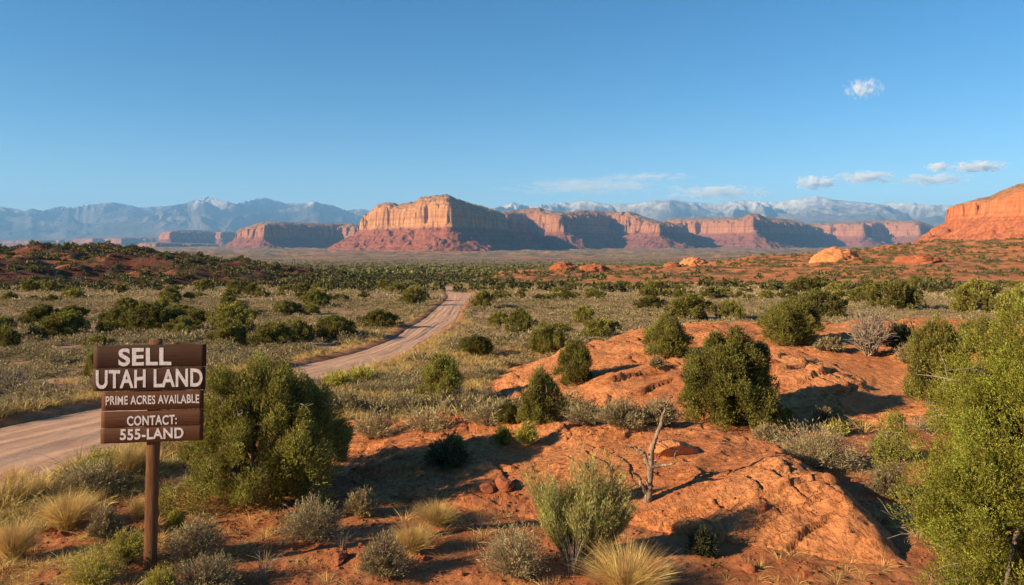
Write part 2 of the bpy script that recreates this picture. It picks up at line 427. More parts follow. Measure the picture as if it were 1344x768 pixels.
# ------------------------------------------------------------------ ground sheet
def mat_ground():
    m, nt, out = new_mat('desert_soil'); q = NB(nt)
    co = q.coords('Object')
    red = q.attr('red'); dist = q.attr('far')
    n1 = q.noise(co, 0.6, 7, 0.6); n2 = q.noise(co, 6, 7, 0.65); n3 = q.noise(co, 45, 5, 0.7)
    cred = q.ramp(n1, [(0.3, (0.29, 0.095, 0.038)), (0.5, (0.41, 0.15, 0.058)), (0.7, (0.51, 0.215, 0.09))])
    cred = q.mix(q.maprange(n2, 0.35, 0.6, 0.55, 0), cred, (0.19, 0.062, 0.028))
    ctan = q.ramp(n1, [(0.3, (0.31, 0.165, 0.092)), (0.5, (0.41, 0.235, 0.135)), (0.72, (0.48, 0.31, 0.18))])
    ctan = q.mix(q.maprange(n2, 0.42, 0.62, 0.5, 0), ctan, (0.17, 0.13, 0.075))
    nw = q.noise(co, 0.9, 5, 0.7)
    redm = q.math('ADD', red, q.maprange(nw, 0.3, 0.7, -0.35, 0.35), clamp=True)
    c = q.mix(redm, ctan, cred)
    c = q.mix(q.maprange(n3, 0.55, 0.7, 0, 0.45), c, (0.12, 0.06, 0.035))
    # far plain: thousands of shrubs too small to tell apart tint the soil
    v = q.noise(q.scaled(co, (1, 1, 1)), 0.09, 8, 0.75); v2 = q.noise(co, 0.004, 6, 0.6)
    cf = q.ramp(v, [(0.38, (0.055, 0.058, 0.027)), (0.45, (0.16, 0.125, 0.065)), (0.53, (0.31, 0.20, 0.11)), (0.7, (0.38, 0.215, 0.12))])
    cf = q.mix(q.maprange(v2, 0.45, 0.62, 0, 0.7), cf, (0.36, 0.16, 0.09))
    cf = q.mix(q.maprange(q.noise(q.scaled(co, (1, 2.2, 1)), 0.011, 7, 0.7), 0.47, 0.56, 0, 0.75), cf, (0.095, 0.08, 0.042))
    c = q.mix(dist, c, cf)
    h = q.math('ADD', q.math('MULTIPLY', n2, 1.6), q.math('MULTIPLY', n3, 0.5))
    q.princ(out, c, 0.97, q.bump(h, 0.9, 0.035), 0.1)
    return m

rr = np.concatenate([[0.02, 1.0, 2.2, 3.4, 4.6, 5.4], np.exp(np.arange(math.log(6.0), math.log(80.0), 0.0042)), np.exp(np.arange(math.log(80.4), math.log(33500.0), 0.013)), [33500.0]])
aa = np.concatenate([np.arange(-180, -60, 6.0), np.arange(-60, -40, 0.8), np.arange(-40, 40, 0.115), np.arange(40, 60, 0.8), np.arange(60, 180, 6.0)])
AA, RR = np.meshgrid(np.radians(aa), rr)
GX = RR * np.sin(AA); GY = RR * np.cos(AA); GZ = ground_h(GX, GY)
def red_mask(x, y):
    left = sm(x + 0.10 * (y - 9), -6.2, -4.6)     # red sand right of the road verge
    m = left * (1 - sm(y + 1.0 * noise(x / 2, y / 2, 33), 16.0, 20.0))
    m = np.maximum(m, (1 - sm(y, 10.5, 13)) * sm(x, -7.6, -6.4))
    m = np.maximum(m, sm(x + 0.22 * (y - 22), -1.5, 2.5) * (1 - sm(y, 34, 40)))
    d = road_d(x, y); m = np.maximum(m, 0.65 * sm(d, -1.2, -0.3))
    m = np.maximum(m, 0.9 * sm(x, 10, 60) * sm(y, 110, 160))
    return m
link('ground', mesh_from('ground', np.stack([GX, GY, GZ], -1).reshape(-1, 3), grid_faces(len(rr), len(aa), True), mat_ground(), True,
     {'red': red_mask(GX, GY).ravel(), 'far': sm(np.sqrt(GX ** 2 + GY ** 2), 170, 420).ravel()}), kind='structure', label='reddish and tan desert soil of the valley floor')

# road
def mat_road():
    m, nt, out = new_mat('graded_dirt'); q = NB(nt)
    co = q.coords('Object'); u = q.attr('across')
    n1 = q.noise(co, 0.7, 6); n2 = q.noise(co, 12, 7, 0.7); n3 = q.noise(co, 60, 4, 0.7)
    c = q.ramp(n1, [(0.3, (0.46, 0.27, 0.175)), (0.55, (0.55, 0.335, 0.22)), (0.75, (0.61, 0.40, 0.275))])
    # wheel tracks: paler packed bands with fine ruts between
    wv = q.n('ShaderNodeTexNoise'); wv.noise_dimensions = '2D'; cmb = q.n('ShaderNodeCombineXYZ')
    q.l(q.math('ADD', q.math('MULTIPLY', u, 17.0), q.math('MULTIPLY', n1, 3.0)), cmb.inputs[0]); q.l(q.math('MULTIPLY', q.attr('along'), 0.35), cmb.inputs[1])
    q.l(cmb.outputs[0], wv.inputs['Vector']); wv.inputs['Scale'].default_value = 1.0; wv.inputs['Detail'].default_value = 5
    c = q.mix(q.maprange(wv.outputs[0], 0.36, 0.5, 0.24, 0), c, (0.33, 0.165, 0.10))
    c = q.mix(q.maprange(n2, 0.35, 0.6, 0.4, 0), c, (0.25, 0.13, 0.08))
    c = q.mix(q.maprange(n3, 0.6, 0.7, 0, 0.4), c, (0.55, 0.4, 0.3))
    h = q.math('ADD', q.math('MULTIPLY', wv.outputs[0], 1.2), q.math('MULTIPLY', n2, 0.5))
    q.princ(out, c, 0.95, q.bump(h, 0.6, 0.022), 0.1)
    return m
ys = np.concatenate([np.arange(-38, 8, 0.5), np.arange(8, 40, 0.12), np.arange(40, ROAD_END - 0.5, 0.4)])
us = np.linspace(-0.12, 1.12, 70)
YY, UU = np.meshgrid(ys, us, indexing='ij')
xl = np.interp(YY, _ry, _xl); xr = np.interp(YY, _ry, _xr); XX = xl + (xr - xl) * UU
dd = np.minimum(UU, 1 - UU) * (xr - xl)
rz = base_smooth(XX, YY); rr2 = np.sqrt(XX ** 2 + YY ** 2)
rz = rz + 0.22 * sm(rr2, 14, 40) * fbm(XX / 14, YY / 14, 3, 5) + 1.2 * sm(rr2, 90, 260) * fbm(XX / 130, YY / 130, 3, 9)
rut = 0.018 * noise(UU * 11 + .6 * noise(XX / 3, YY / 6, 44), YY / 9, 41) + 0.008 * noise(UU * 30, YY / 4, 42) - 0.02 * (np.exp(-((UU - .3) / .06) ** 2) + np.exp(-((UU - .7) / .06) ** 2)) + 0.015 * fbm(XX / 1.6, YY / 1.6, 3, 45) + 0.012 * fbm(XX / 0.5, YY / 0.5, 3, 43)
rz = rz + 0.06 * np.sin(np.pi * np.clip(UU, 0, 1)) - 0.07 + rut - 0.30 * (1 - sm(dd, -0.35, 0.2)) * 0.35 + 0.02 * (1 - sm(dd, 0.1, 0.5))
link('dirt_road', mesh_from('dirt_road', np.stack([XX, YY, rz], -1).reshape(-1, 3), grid_faces(len(ys), len(us)), mat_road(), True,
     {'across': UU.ravel(), 'along': YY.ravel()}), kind='structure', label='pale pinkish dirt road curving away across the scrub plain')

# slickrock, hills as heightfields of their own
def patch(name, fn, x0, x1, y0, y1, dx, dy, mat, margin=0.3, **props):
    xs = np.arange(x0, x1 + dx, dx); ysx = np.arange(y0, y1 + dy, dy)
    X, Y = np.meshgrid(xs, ysx); Z = fn(X, Y); G = ground_h(X, Y)
    keep = (Z > G - margin)
    fk = grid_faces(len(ysx), len(xs)); k = keep.ravel()[fk].any(1); fk = fk[k]
    used, inv = np.unique(fk, return_inverse=True)
    V = np.stack([X, Y, Z], -1).reshape(-1, 3)[used]
    return link(name, mesh_from(name, V, inv.reshape(-1, 4), mat, True), kind='structure', **props)

M_SLICK = mat_rock('slickrock', (0.64, 0.275, 0.108), (0.53, 0.195, 0.072), (0.34, 0.108, 0.043), 1.0, 0.055, 2.0)
M_SLICK2 = mat_rock('slickrock_pale', (0.66, 0.29, 0.115), (0.56, 0.215, 0.08), (0.40, 0.135, 0.053), 0.7, 0.08, 1.2)
patch('slickrock_outcrop', front_h, -4.4, 5.6, 7.8, 17.2, 0.022, 0.026, M_SLICK, label='low orange slickrock hump in the foreground with ledges and pits')
patch('slickrock_slope', back_h, -2.6, 38, 13, 37, 0.055, 0.06, M_SLICK2, label='long smooth orange slickrock slope rising behind the foreground hump')

def mat_hill(name, rock, rock2, veg, vs):
    m, nt, out = new_mat(name); q = NB(nt)
    co = q.coords('Object'); n1 = q.noise(co, 0.05, 7, 0.6, 0.5); n2 = q.noise(co, 0.6, 8, 0.7)
    c = q.ramp(n1, [(0.35, rock), (0.5, rock) , (0.62, rock2)]) if 'dark' in name else q.ramp(n1, [(0.35, rock), (0.6, rock2)])
    c = q.mix(q.maprange(n2, 0.4, 0.6, 0.5, 0), c, tuple(x * 0.55 for x in rock))
    c = q.mix(q.maprange(q.noise(co, vs, 7, 0.7), 0.50, 0.56, 0, 0.85), c, veg)
    q.princ(out, c, 0.95, q.bump(n2, 1.0, 0.6), 0.1)
    return m
patch('left_hill', left_h, -390, -28, 130, 330, 0.9, 0.9, mat_hill('dark_red_hill_painted_shade', (0.12, 0.042, 0.028), (0.42, 0.155, 0.07), (0.045, 0.04, 0.024), 0.16), 1.0,  # rock colour darkened to stand for shade, orange patches for sunlit knobs
      label='dark red rocky hill with painted shade, dotted with scrub behind the plain')
patch('right_hill', right_h, -18, 560, 135, 600, 1.4, 1.4, mat_hill('orange_hill', (0.42, 0.145, 0.06), (0.55, 0.22, 0.09), (0.075, 0.07, 0.03), 0.10), 1.0,
      label='orange sandy hillside dotted with scrub below the red butte')

# ------------------------------------------------------------------ mesas
def seg_dist(X, Y, poly):
    """signed distance to a closed polygon, positive inside"""
    d = np.full(X.shape, 1e18); ins = np.zeros(X.shape, bool); n = len(poly)
    for i in range(n):
        x0, y0 = poly[i]; x1, y1 = poly[(i + 1) % n]
        ex, ey = x1 - x0, y1 - y0
        t = np.clip(((X - x0) * ex + (Y - y0) * ey) / (ex * ex + ey * ey), 0, 1)
        d = np.minimum(d, (X - x0 - t * ex) ** 2 + (Y - y0 - t * ey) ** 2)
        c = ((y0 > Y) != (y1 > Y)) & (X < (x1 - x0) * (Y - y0) / (y1 - y0 + 1e-12) + x0)
        ins ^= c
    d = np.sqrt(d); return np.where(ins, d, -d)

def mat_mesa(name, cliff, cliff2, talus, talus2, sc, z0, ztal, ztop):
    m, nt, out = new_mat(name); q = NB(nt)
    co = q.coords('Object'); sep = q.n('ShaderNodeSeparateXYZ'); q.l(co, sep.inputs[0])
    geo = q.n('ShaderNodeNewGeometry'); sn = q.n('ShaderNodeSeparateXYZ'); q.l(geo.outputs['Normal'], sn.inputs[0])
    n1 = q.noise(co, sc, 8, 0.65)
    zz = q.math('ADD', sep.outputs[2], q.math('MULTIPLY', n1, 0.10 * (ztop - z0)))
    cmb = q.n('ShaderNodeCombineXYZ'); q.l(q.math('MULTIPLY', zz, 14.0 / (ztop - z0)), cmb.inputs[2])
    band = q.noise(cmb.outputs[0], 1.0, 4, 0.7)
    vert = q.noise(q.scaled(co, (1, 1, 0.12)), sc * 3.5, 6, 0.7)
    cc = q.mix(q.maprange(vert, 0.38, 0.62, 0, 1), cliff2, cliff)
    cc = q.mix(q.maprange(band, 0.45, 0.62, 0, 0.6), cc, tuple(x * 0.62 for x in cliff2))
    tc = q.mix(q.maprange(band, 0.40, 0.6, 0, 1), talus, talus2)
    tc = q.mix(q.maprange(q.noise(co, sc * 6, 6, 0.7), 0.42, 0.55, 0.6, 0), tc, tuple(x * 0.5 for x in talus))
    f = q.maprange(zz, ztal - 0.02 * (ztop - z0) + 0.05 * (ztop - z0), ztal + 0.08 * (ztop - z0))
    c = q.mix(f, tc, cc)
    flat = q.maprange(sn.outputs[2], 0.72, 0.9)
    topm = q.math('MULTIPLY', flat, q.maprange(zz, ztal + 0.3 * (ztop - ztal), ztal + 0.55 * (ztop - ztal)))
    c = q.mix(q.math('MULTIPLY', topm, 0.8), c, q.mix(q.maprange(q.noise(co, sc * 9, 5, .7), 0.45, 0.55), (0.09, 0.075, 0.04), (0.34, 0.19, 0.10)))
    q.princ(out, c, 0.95, q.bump(n1, 0.8, 0.02 * (ztop - z0)), 0.1)
    return m

M_MESA = None
def mesa(name, outline, tops, frac, cell, label, talus_w=None, flute=22.0, rise=20, mat=None, seed=0, capstep=True, talus_noise=1.0, zb=None, cw=0.75):
    P = np.array([((a - CX) * b / F, b) for a, b in outline], float)
    Ym = P[:, 1].min()
    tp = np.array(tops, float)
    ztm = float(np.mean(HC - (tp[:, 1] - HOR) * Ym / F))
    zb = zb if zb is not None else HC - 70
    Hh = ztm - zb
    tw = talus_w or Hh * frac * 2.15
    x0, y0 = P.min(0) - tw * 1.5; x1, y1 = P.max(0) + tw * 1.2
    X, Y = np.meshgrid(np.arange(x0, x1, cell), np.arange(y0, y1, cell))
    sd = seg_dist(X, Y, P)
    k = flute
    wx = X + k * 2.5 * fbm(X / (k * 8), Y / (k * 8), 3, seed + 8); wy = Y + k * 2.5 * fbm(X / (k * 8), Y / (k * 8), 3, seed + 9)
    d = sd + 3.4 * k * fbm(X / (k * 10), Y / (k * 10), 3, seed + 1) - 2.6 * k * sm(ridged(X / (k * 13), Y / (k * 13), 2, seed + 15), .72, .95) + k * (2.4 + 1.6 * noise(X / (k * 14), Y / (k * 14), seed + 16)) * (ridged(wx / (k * 5.2), wy / (k * 5.2), 4, seed + 2, .6) - 0.62) + 0.45 * k * fbm(X / (k * 0.9), Y / (k * 0.9), 3, seed + 3)
    azpx = CX + X / Y * F
    # skyline reads the height of the plateau at its own distance
    front = np.interp(azpx, [CX + p[0] / p[1] * F for p in P[np.argsort(P[:, 0] / P[:, 1])]], [p[1] for p in P[np.argsort(P[:, 0] / P[:, 1])]])
    zt = HC - (np.interp(azpx, tp[:, 0], tp[:, 1]) - HOR) * np.minimum(Y, Ym + 0.55 * (P[:, 1].max() - Ym)) / F
    zt = zt + 0.05 * Hh * fbm(X / (k * 5), Y / (k * 5), 3, seed + 14)
    Htot = zt - zb
    tz = zb + Htot * frac
    dt = sd + talus_noise * (0.22 * tw * fbm(X / (tw * 1.1), Y / (tw * 1.1), 3, seed + 5) + 0.30 * tw * (ridged(wx / (tw * 0.5), wy / (tw * 0.5), 5, seed + 6, .6) - 0.55))
    t = np.clip(1 + np.minimum(dt, d * 0.6 + 0.4 * dt) / tw, 0, 1)
    z_tal = zb - 6 + (tz - zb + 6) * t ** 1.35
    z_tal = z_tal + 0.16 * Htot * frac * (ridged(wx / (tw * 0.42), wy / (tw * 0.42), 4, seed + 12, .6) - 0.6) * np.sin(np.pi * np.clip(t, 0, 1)) 
    c = np.clip(d / (cw * k + 1), 0, 1); c2 = np.clip((d - 1.3 * k) / (0.3 * k + 2), 0, 1) if capstep else c
    zc = tz + (zt - tz) * (0.66 * c ** 0.8 + 0.12 * c2)
    cap = np.clip((d - k * 1.6) / (k * 5.0), 0, 1) ** .8
    capq = np.floor(cap * 3 + .5 * fbm(X / (k * 3), Y / (k * 3), 2, seed + 13)) / 3; cap = np.clip(0.5 * cap + 0.5 * np.clip(capq, 0, 1), 0, 1)
    zc = zc + (zt - tz) * 0.22 * cap + 0.012 * Htot * fbm(X / (k * 1.5), Y / (k * 1.5), 4, seed + 7) * cap
    Z = np.where(d > 0, np.maximum(zc, z_tal), z_tal)
    keep = (Z > zb - 5)
    fk = grid_faces(*X.shape); kk = keep.ravel()[fk].any(1); fk = fk[kk]
    used, inv = np.unique(fk, return_inverse=True)
    V = np.stack([X, Y, Z], -1).reshape(-1, 3)[used]
    mt = mat_mesa('rock_' + name + str(seed), *mat, 1 / (k * 3.0), zb, zb + Hh * frac, zb + Hh)
    return link(name, mesh_from(name, V, inv.reshape(-1, 4), mt, False), kind='structure', label=label, category='mesa' if name == 'mesa' else 'butte')

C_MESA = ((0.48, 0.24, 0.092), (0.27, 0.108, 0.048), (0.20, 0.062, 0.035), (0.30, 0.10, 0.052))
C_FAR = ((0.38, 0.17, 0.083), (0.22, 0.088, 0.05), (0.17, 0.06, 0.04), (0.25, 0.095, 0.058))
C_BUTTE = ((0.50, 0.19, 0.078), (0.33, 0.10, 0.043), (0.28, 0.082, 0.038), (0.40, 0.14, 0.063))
mesa('mesa', [(476, 5900), (495, 5500), (530, 5300), (560, 4950), (594, 4700), (612, 4950), (640, 5350), (668, 6100), (640, 6900), (560, 6900), (480, 6600)],
     [(470, 279), (482, 276), (495, 267), (512, 266), (522, 269), (545, 265), (552, 260), (575, 257), (586, 256), (600, 262), (620, 268), (645, 274), (700, 280)],
     0.53, 5.0, 'large central mesa with sunlit yellow cliff above red talus', mat=C_MESA, seed=10, flute=20)
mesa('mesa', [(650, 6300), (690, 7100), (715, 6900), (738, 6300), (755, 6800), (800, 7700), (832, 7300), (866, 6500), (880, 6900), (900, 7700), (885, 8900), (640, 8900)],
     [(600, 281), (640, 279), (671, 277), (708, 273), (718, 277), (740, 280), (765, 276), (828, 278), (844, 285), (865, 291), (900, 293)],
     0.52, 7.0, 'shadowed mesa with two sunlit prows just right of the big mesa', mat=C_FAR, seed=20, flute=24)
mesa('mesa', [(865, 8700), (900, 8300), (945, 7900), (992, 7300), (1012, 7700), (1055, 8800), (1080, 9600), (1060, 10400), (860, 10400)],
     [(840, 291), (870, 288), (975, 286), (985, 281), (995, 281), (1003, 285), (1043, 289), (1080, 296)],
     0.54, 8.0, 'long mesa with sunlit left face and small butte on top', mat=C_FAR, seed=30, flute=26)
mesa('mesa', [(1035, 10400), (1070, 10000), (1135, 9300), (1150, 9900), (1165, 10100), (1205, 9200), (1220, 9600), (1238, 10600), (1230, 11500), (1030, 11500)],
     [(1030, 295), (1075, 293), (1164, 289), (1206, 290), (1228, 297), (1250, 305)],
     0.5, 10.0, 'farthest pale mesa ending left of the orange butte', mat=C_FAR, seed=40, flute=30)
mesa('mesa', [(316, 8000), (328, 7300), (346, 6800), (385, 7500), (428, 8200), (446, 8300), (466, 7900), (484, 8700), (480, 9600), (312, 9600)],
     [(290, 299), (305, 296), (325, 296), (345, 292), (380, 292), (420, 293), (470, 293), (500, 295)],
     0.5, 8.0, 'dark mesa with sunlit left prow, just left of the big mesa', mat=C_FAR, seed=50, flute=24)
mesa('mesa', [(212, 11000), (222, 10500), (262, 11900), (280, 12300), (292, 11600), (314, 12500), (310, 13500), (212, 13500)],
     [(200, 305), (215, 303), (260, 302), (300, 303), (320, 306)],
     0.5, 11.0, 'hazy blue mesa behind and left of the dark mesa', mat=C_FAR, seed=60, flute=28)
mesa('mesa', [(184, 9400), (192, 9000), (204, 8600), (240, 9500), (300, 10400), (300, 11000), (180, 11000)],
     [(170, 322), (185, 318.5), (210, 318), (240, 319), (300, 321)],
     0.45, 8.0, 'low blue mesa with one sunlit end, left of the dark mesa', mat=C_FAR, seed=70, flute=20)
mesa('mesa', [(-500, 14500), (-200, 13500), (0, 13900), (55, 13000), (70, 13700), (105, 13700), (122, 12800), (135, 13600), (160, 13000), (175, 13900), (215, 14200), (215, 15500), (-500, 15500)],
     [(-500, 314), (0, 316), (60, 315), (120, 312), (200, 311), (220, 313)],
     0.45, 16.0, 'long low pale blue mesa on the far left horizon', mat=C_FAR, seed=80, flute=30)
mesa('butte', [(1247, 1500), (1275, 1380), (1300, 1290), (1345, 1210), (1420, 1100), (1520, 1060), (1800, 1080), (2100, 1400), (2100, 1900), (1300, 1900), (1250, 1650)],
     [(1235, 268), (1252, 263), (1275, 260), (1300, 257), (1318, 250), (1335, 243), (1360, 240), (1500, 236), (2000, 236)],
     0.70, 2.6, 'tall orange butte with alcoved cliff and long talus slope at right', mat=C_BUTTE, seed=91, flute=12.0, zb=-22, talus_w=120, cw=0.22)

# smooth rock domes on the right hillside
def rock_dome(name, px, py, wpx, hpx, seed, mat, label, depth=0.7):
    c = cast([px], [py])[0]; s = c[1] / F; rx = wpx * s / 2; rzv = hpx * s; ry_ = rx * depth
    nu, nv = 90, 46
    th = np.linspace(0, 2 * math.pi, nu, endpoint=False); ph = np.linspace(-0.35, math.pi / 2, nv)
    TH, PH = np.meshgrid(th, ph)
    ca = np.cos(TH) * np.cos(PH); sa = np.sin(TH) * np.cos(PH); za = np.sin(PH)
    n = 1 + 0.30 * fbm(ca * 1.9 + seed, sa * 1.9 + za * 1.6, 5, seed, .6) + 0.12 * (ridged(ca * 3 + seed, za * 9, 4, seed + 3) - .5)
    V = np.stack([ca * rx * n, sa * ry_ * n, np.sign(za) * np.abs(za) ** 0.85 * rzv * n], -1).reshape(-1, 3)
    return link(name, mesh_from(name, V, grid_faces(nv, nu, True), mat, True), loc=(c[0], c[1] + ry_ * 0.8, c[2] - 0.3 - 0.15 * rzv), label=label, category='rock dome')
M_DOME = mat_rock('dome_rock', (0.62, 0.29, 0.12), (0.56, 0.23, 0.09), (0.42, 0.15, 0.06), 0.12, 0.15, 0.8)
M_DOME2 = mat_rock('dome_rock_red', (0.50, 0.19, 0.085), (0.42, 0.13, 0.055), (0.27, 0.08, 0.04), 0.2, 0.3, 2)
rock_dome('rock_dome', 1106, 343, 64, 21, 5, M_DOME, 'broad pale orange rock dome low on the hillside left of the butte')
rock_dome('rock_dome', 741, 357, 40, 16, 8, M_DOME2, 'left one of two small red rock domes beyond the plain')
rock_dome('rock_dome', 781, 357, 46, 13, 11, M_DOME2, 'lower, wider red rock dome beside the small round one')
rock_dome('rock_dome', 912, 349, 36, 13, 14, M_DOME, 'small pale pointed rock dome at the left foot of the hillside')
rock_dome('rock_dome', 884, 351, 26, 9, 17, M_DOME2, 'smallest red rock hump beside the pale pointed dome')
rock_dome('rock_dome', 1222, 345, 60, 12, 20, M_DOME2, 'dark red rocky ledge on the hillside below the butte', 1.2)

# ------------------------------------------------------------------ mountains
def mat_mount(name, snow_lo, snow_hi, amount):
    m, nt, out = new_mat(name); q = NB(nt)
    co = q.coords('Object'); sep = q.n('ShaderNodeSeparateXYZ'); q.l(co, sep.inputs[0])
    n1 = q.noise(co, 0.0006, 8, 0.65); n2 = q.noise(co, 0.003, 8, 0.75)
    c = q.ramp(n1, [(0.35, (0.06, 0.06, 0.045)), (0.65, (0.15, 0.12, 0.09))])
    geo = q.n('ShaderNodeNewGeometry'); sn = q.n('ShaderNodeSeparateXYZ'); q.l(geo.outputs['Normal'], sn.inputs[0])
    z = q.math('ADD', sep.outputs[2], q.math('MULTIPLY', q.math('SUBTRACT', n2, 0.5), 1900.0))
    f = q.math('MULTIPLY', q.maprange(z, snow_lo, snow_hi), amount, clamp=True)
    c = q.mix(f, c, (0.82, 0.83, 0.86))
    q.princ(out, c, 0.95, q.bump(n2, 1.0, 90.0), 0.1)
    return m
def mountains(name, sky_, Yc, px0, px1, mat, label, seed, amp=1.0):
    s = np.array(sky_, float)
    pxs = np.arange(px0, px1, 1.1); rows = np.linspace(Yc - 7500, Yc + 3500, 210)
    A, Rr = np.meshgrid((pxs - CX) / F, rows)
    X = A * Rr; Y = Rr
    t = (Rr - (Yc - 7500)) / 7500
    prof = np.where(t < 1, np.clip(t, 0, 1) ** 1.15, np.clip(1 - (t - 1) * 1.6, 0, 1))
    rg = ridged(X / 2600 + 0.5 * noise(X / 2600, Y / 2600, seed), Y / 3400 + 0.4 * noise(X / 2300, Y / 2300, seed + 9), 5, seed, 0.44)
    z = prof * (0.34 + amp * 0.80 * rg) + 0.02 * fbm(X / 700, Y / 700, 4, seed + 4)
    z = z - np.minimum(z[0], 0)[None, :]
    zr = z * 1700
    el = (zr) / Rr
    cur = el.max(0)
    tgt = (HOR - np.interp(pxs, s[:, 0], s[:, 1])) / F
    jag = 0.0012 * fbm(pxs / 9, pxs * 0 + seed, 4, seed + 8)
    scl = _smooth((tgt + jag) / np.maximum(cur, 1e-4), 11); Z = zr * scl[None, :] * np.where(prof > 0, 1, 0) - 75 * (1 - prof) + HC * prof
    edge = np.clip(np.minimum((pxs - px0) / 40, (px1 - pxs) / 40), 0, 1); Z = Z * edge[None, :] - 80 * (1 - edge[None, :])
    link(name, mesh_from(name, np.stack([X, Y, Z], -1).reshape(-1, 3), grid_faces(*X.shape), mat, True), kind='structure', label=label, category='mountain range')
mountains('mountain_range', [(-500, 262), (-200, 268), (0, 271), (14, 273), (32, 277), (42, 273), (54, 277), (78, 271), (95, 272), (110, 270), (146, 265), (165, 268), (185, 272), (220, 270), (245, 266),
                             (272, 258), (290, 263), (310, 267), (330, 262), (347, 259), (365, 264), (375, 267), (400, 266), (412, 263), (440, 271), (455, 276), (475, 274), (490, 278), (540, 285), (640, 290)],
          26500, -520, 640, mat_mount('far_mountain', 1150, 1900, 0.75), 'blue hazy mountain range with faint snow at far left', 200)
mountains('mountain_range', [(520, 290), (600, 278), (640, 274), (672, 266), (690, 269), (700, 270), (722, 268), (740, 266), (765, 263), (775, 263), (800, 268), (830, 267), (865, 262), (885, 261), (905, 265),
                             (940, 267), (960, 264), (985, 263), (1020, 266), (1045, 261), (1072, 257), (1095, 262), (1120, 264), (1150, 267), (1165, 265), (1200, 267), (1240, 269), (1300, 272), (1500, 268), (1900, 262)],
          24500, 540, 1900, mat_mount('snowy_mountain', 850, 1900, 0.9), 'snow dusted mountain range behind the mesas at right', 240)

# ------------------------------------------------------------------ haze (box round camera and land; clouds are outside)
bx = np.array([(x, y, z) for x in (-34500, 34500) for y in (-34500, 34500) for z in (-130, 1950)], float)
hz = mesh_from('haze', bx, [np.array([(0, 1, 3, 2), (4, 6, 7, 5), (0, 4, 5, 1), (2, 3, 7, 6), (0, 2, 6, 4), (1, 5, 7, 3)])])
m, nt, out = new_mat('thin_blue_haze'); q = NB(nt)
pv = q.n('ShaderNodeVolumePrincipled'); pv.inputs['Color'].default_value = (0.25, 0.56, 1.0, 1); pv.inputs['Density'].default_value = 3.4e-5
pv.inputs['Anisotropy'].default_value = 0.0
nt.links.new(pv.outputs[0], out.inputs['Volume']); hz.materials.append(m)
link('haze', hz, kind='stuff', label='thin blue haze over the distant mesas and mountains')

# ------------------------------------------------------------------ clouds
def cloud(px, py, wpx, hpx, Y, dens, seed, label, thr=0.5, stretch=1.0):
    s = Y / F; c = ((px - CX) * s, Y, HC + (HOR - py) * s)
    rx, rz_, ry_ = wpx * s / 2, hpx * s / 2, wpx * s * 0.35
    nu, nv = 24, 14
    TH, PH = np.meshgrid(np.linspace(0, 2 * math.pi, nu, endpoint=False), np.linspace(-math.pi / 2, math.pi / 2, nv))
    V = np.stack([np.cos(TH) * np.cos(PH) * rx, np.sin(TH) * np.cos(PH) * ry_, np.sin(PH) * rz_], -1).reshape(-1, 3) * 1.15
    me = mesh_from('cloud', V, grid_faces(nv, nu, True))
    m, nt, out = new_mat('cloud_vapour' + str(seed)); q = NB(nt)
    co = q.coords('Object'); u = q.scaled(co, (1 / rx, 1 / ry_, 1 / rz_))
    ln = q.n('ShaderNodeVectorMath'); ln.operation = 'LENGTH'; q.l(u, ln.inputs[0])
    ns = q.n('ShaderNodeTexNoise'); ns.inputs['Scale'].default_value = 2.4; ns.inputs['Detail'].default_value = 6; ns.inputs['Roughness'].default_value = 0.65
    q.l(q.scaled(co, (stretch / rx, 1 / ry_, 1 / rz_ * 0.8)), ns.inputs['Vector'])
    off = q.n('ShaderNodeVectorMath'); off.operation = 'ADD'; q.l(q.scaled(co, (stretch * 1.6 / rx, 1 / ry_, 0.7 / rz_)), off.inputs[0]); off.inputs[1].default_value = (seed * 3.1, seed * 1.7, seed)
    q.l(off.outputs[0], ns.inputs['Vector'])
    f = q.math('SUBTRACT', q.math('ADD', q.math('MULTIPLY', ns.outputs[0], 4.6), -1.42), q.math('MULTIPLY', ln.outputs['Value'], 0.85))
    f = q.maprange(f, thr - 0.15, thr + 0.75)
    pv = q.n('ShaderNodeVolumePrincipled'); pv.inputs['Color'].default_value = (0.995, 0.99, 0.985, 1); pv.inputs['Anisotropy'].default_value = 0.0
    q.l(q.math('MULTIPLY', f, (4.2 if Y > 20000 else 1.5) * dens / (wpx * s)), pv.inputs['Density'])
    q.l(pv.outputs[0], out.inputs['Volume']); me.materials.append(m)
    link('cloud', me, loc=c, label=label, category='cloud', group='small clouds in the evening sky')
cloud(1133, 116, 50, 27, 16000, 5, 1, 'single small white puff of cloud high in the blue sky at right')
cloud(1284, 219, 72, 15, 40000, 9, 2, 'flat white cloud highest above the butte, right of a tiny one')
cloud(1231, 219, 34, 12, 40000, 7, 3, 'tiny white cloud just left of the flat one above the butte')
cloud(1135, 233, 80, 17, 40000, 6, 4, 'soft white cloud over the snowy range, second from the left puff')
cloud(1070, 240, 60, 18, 40000, 8, 5, 'rounded white cloud puff right above the snowiest peaks')
cloud(1222, 236, 100, 16, 40000, 4, 6, 'thin grey-white streak of cloud below the flat cloud near the butte')
cloud(940, 253, 130, 20, 40000, 5, 7, 'long low white cloud touching the snowy range behind the mesas')
cloud(775, 245, 230, 22, 42000, 1.6, 8, 'faint wispy veil of cloud above the middle mesas', 0.45, 1.0)
cloud(850, 232, 130, 10, 42000, 1.2, 9, 'faintest thin wisp above the long veil of cloud', 0.45)

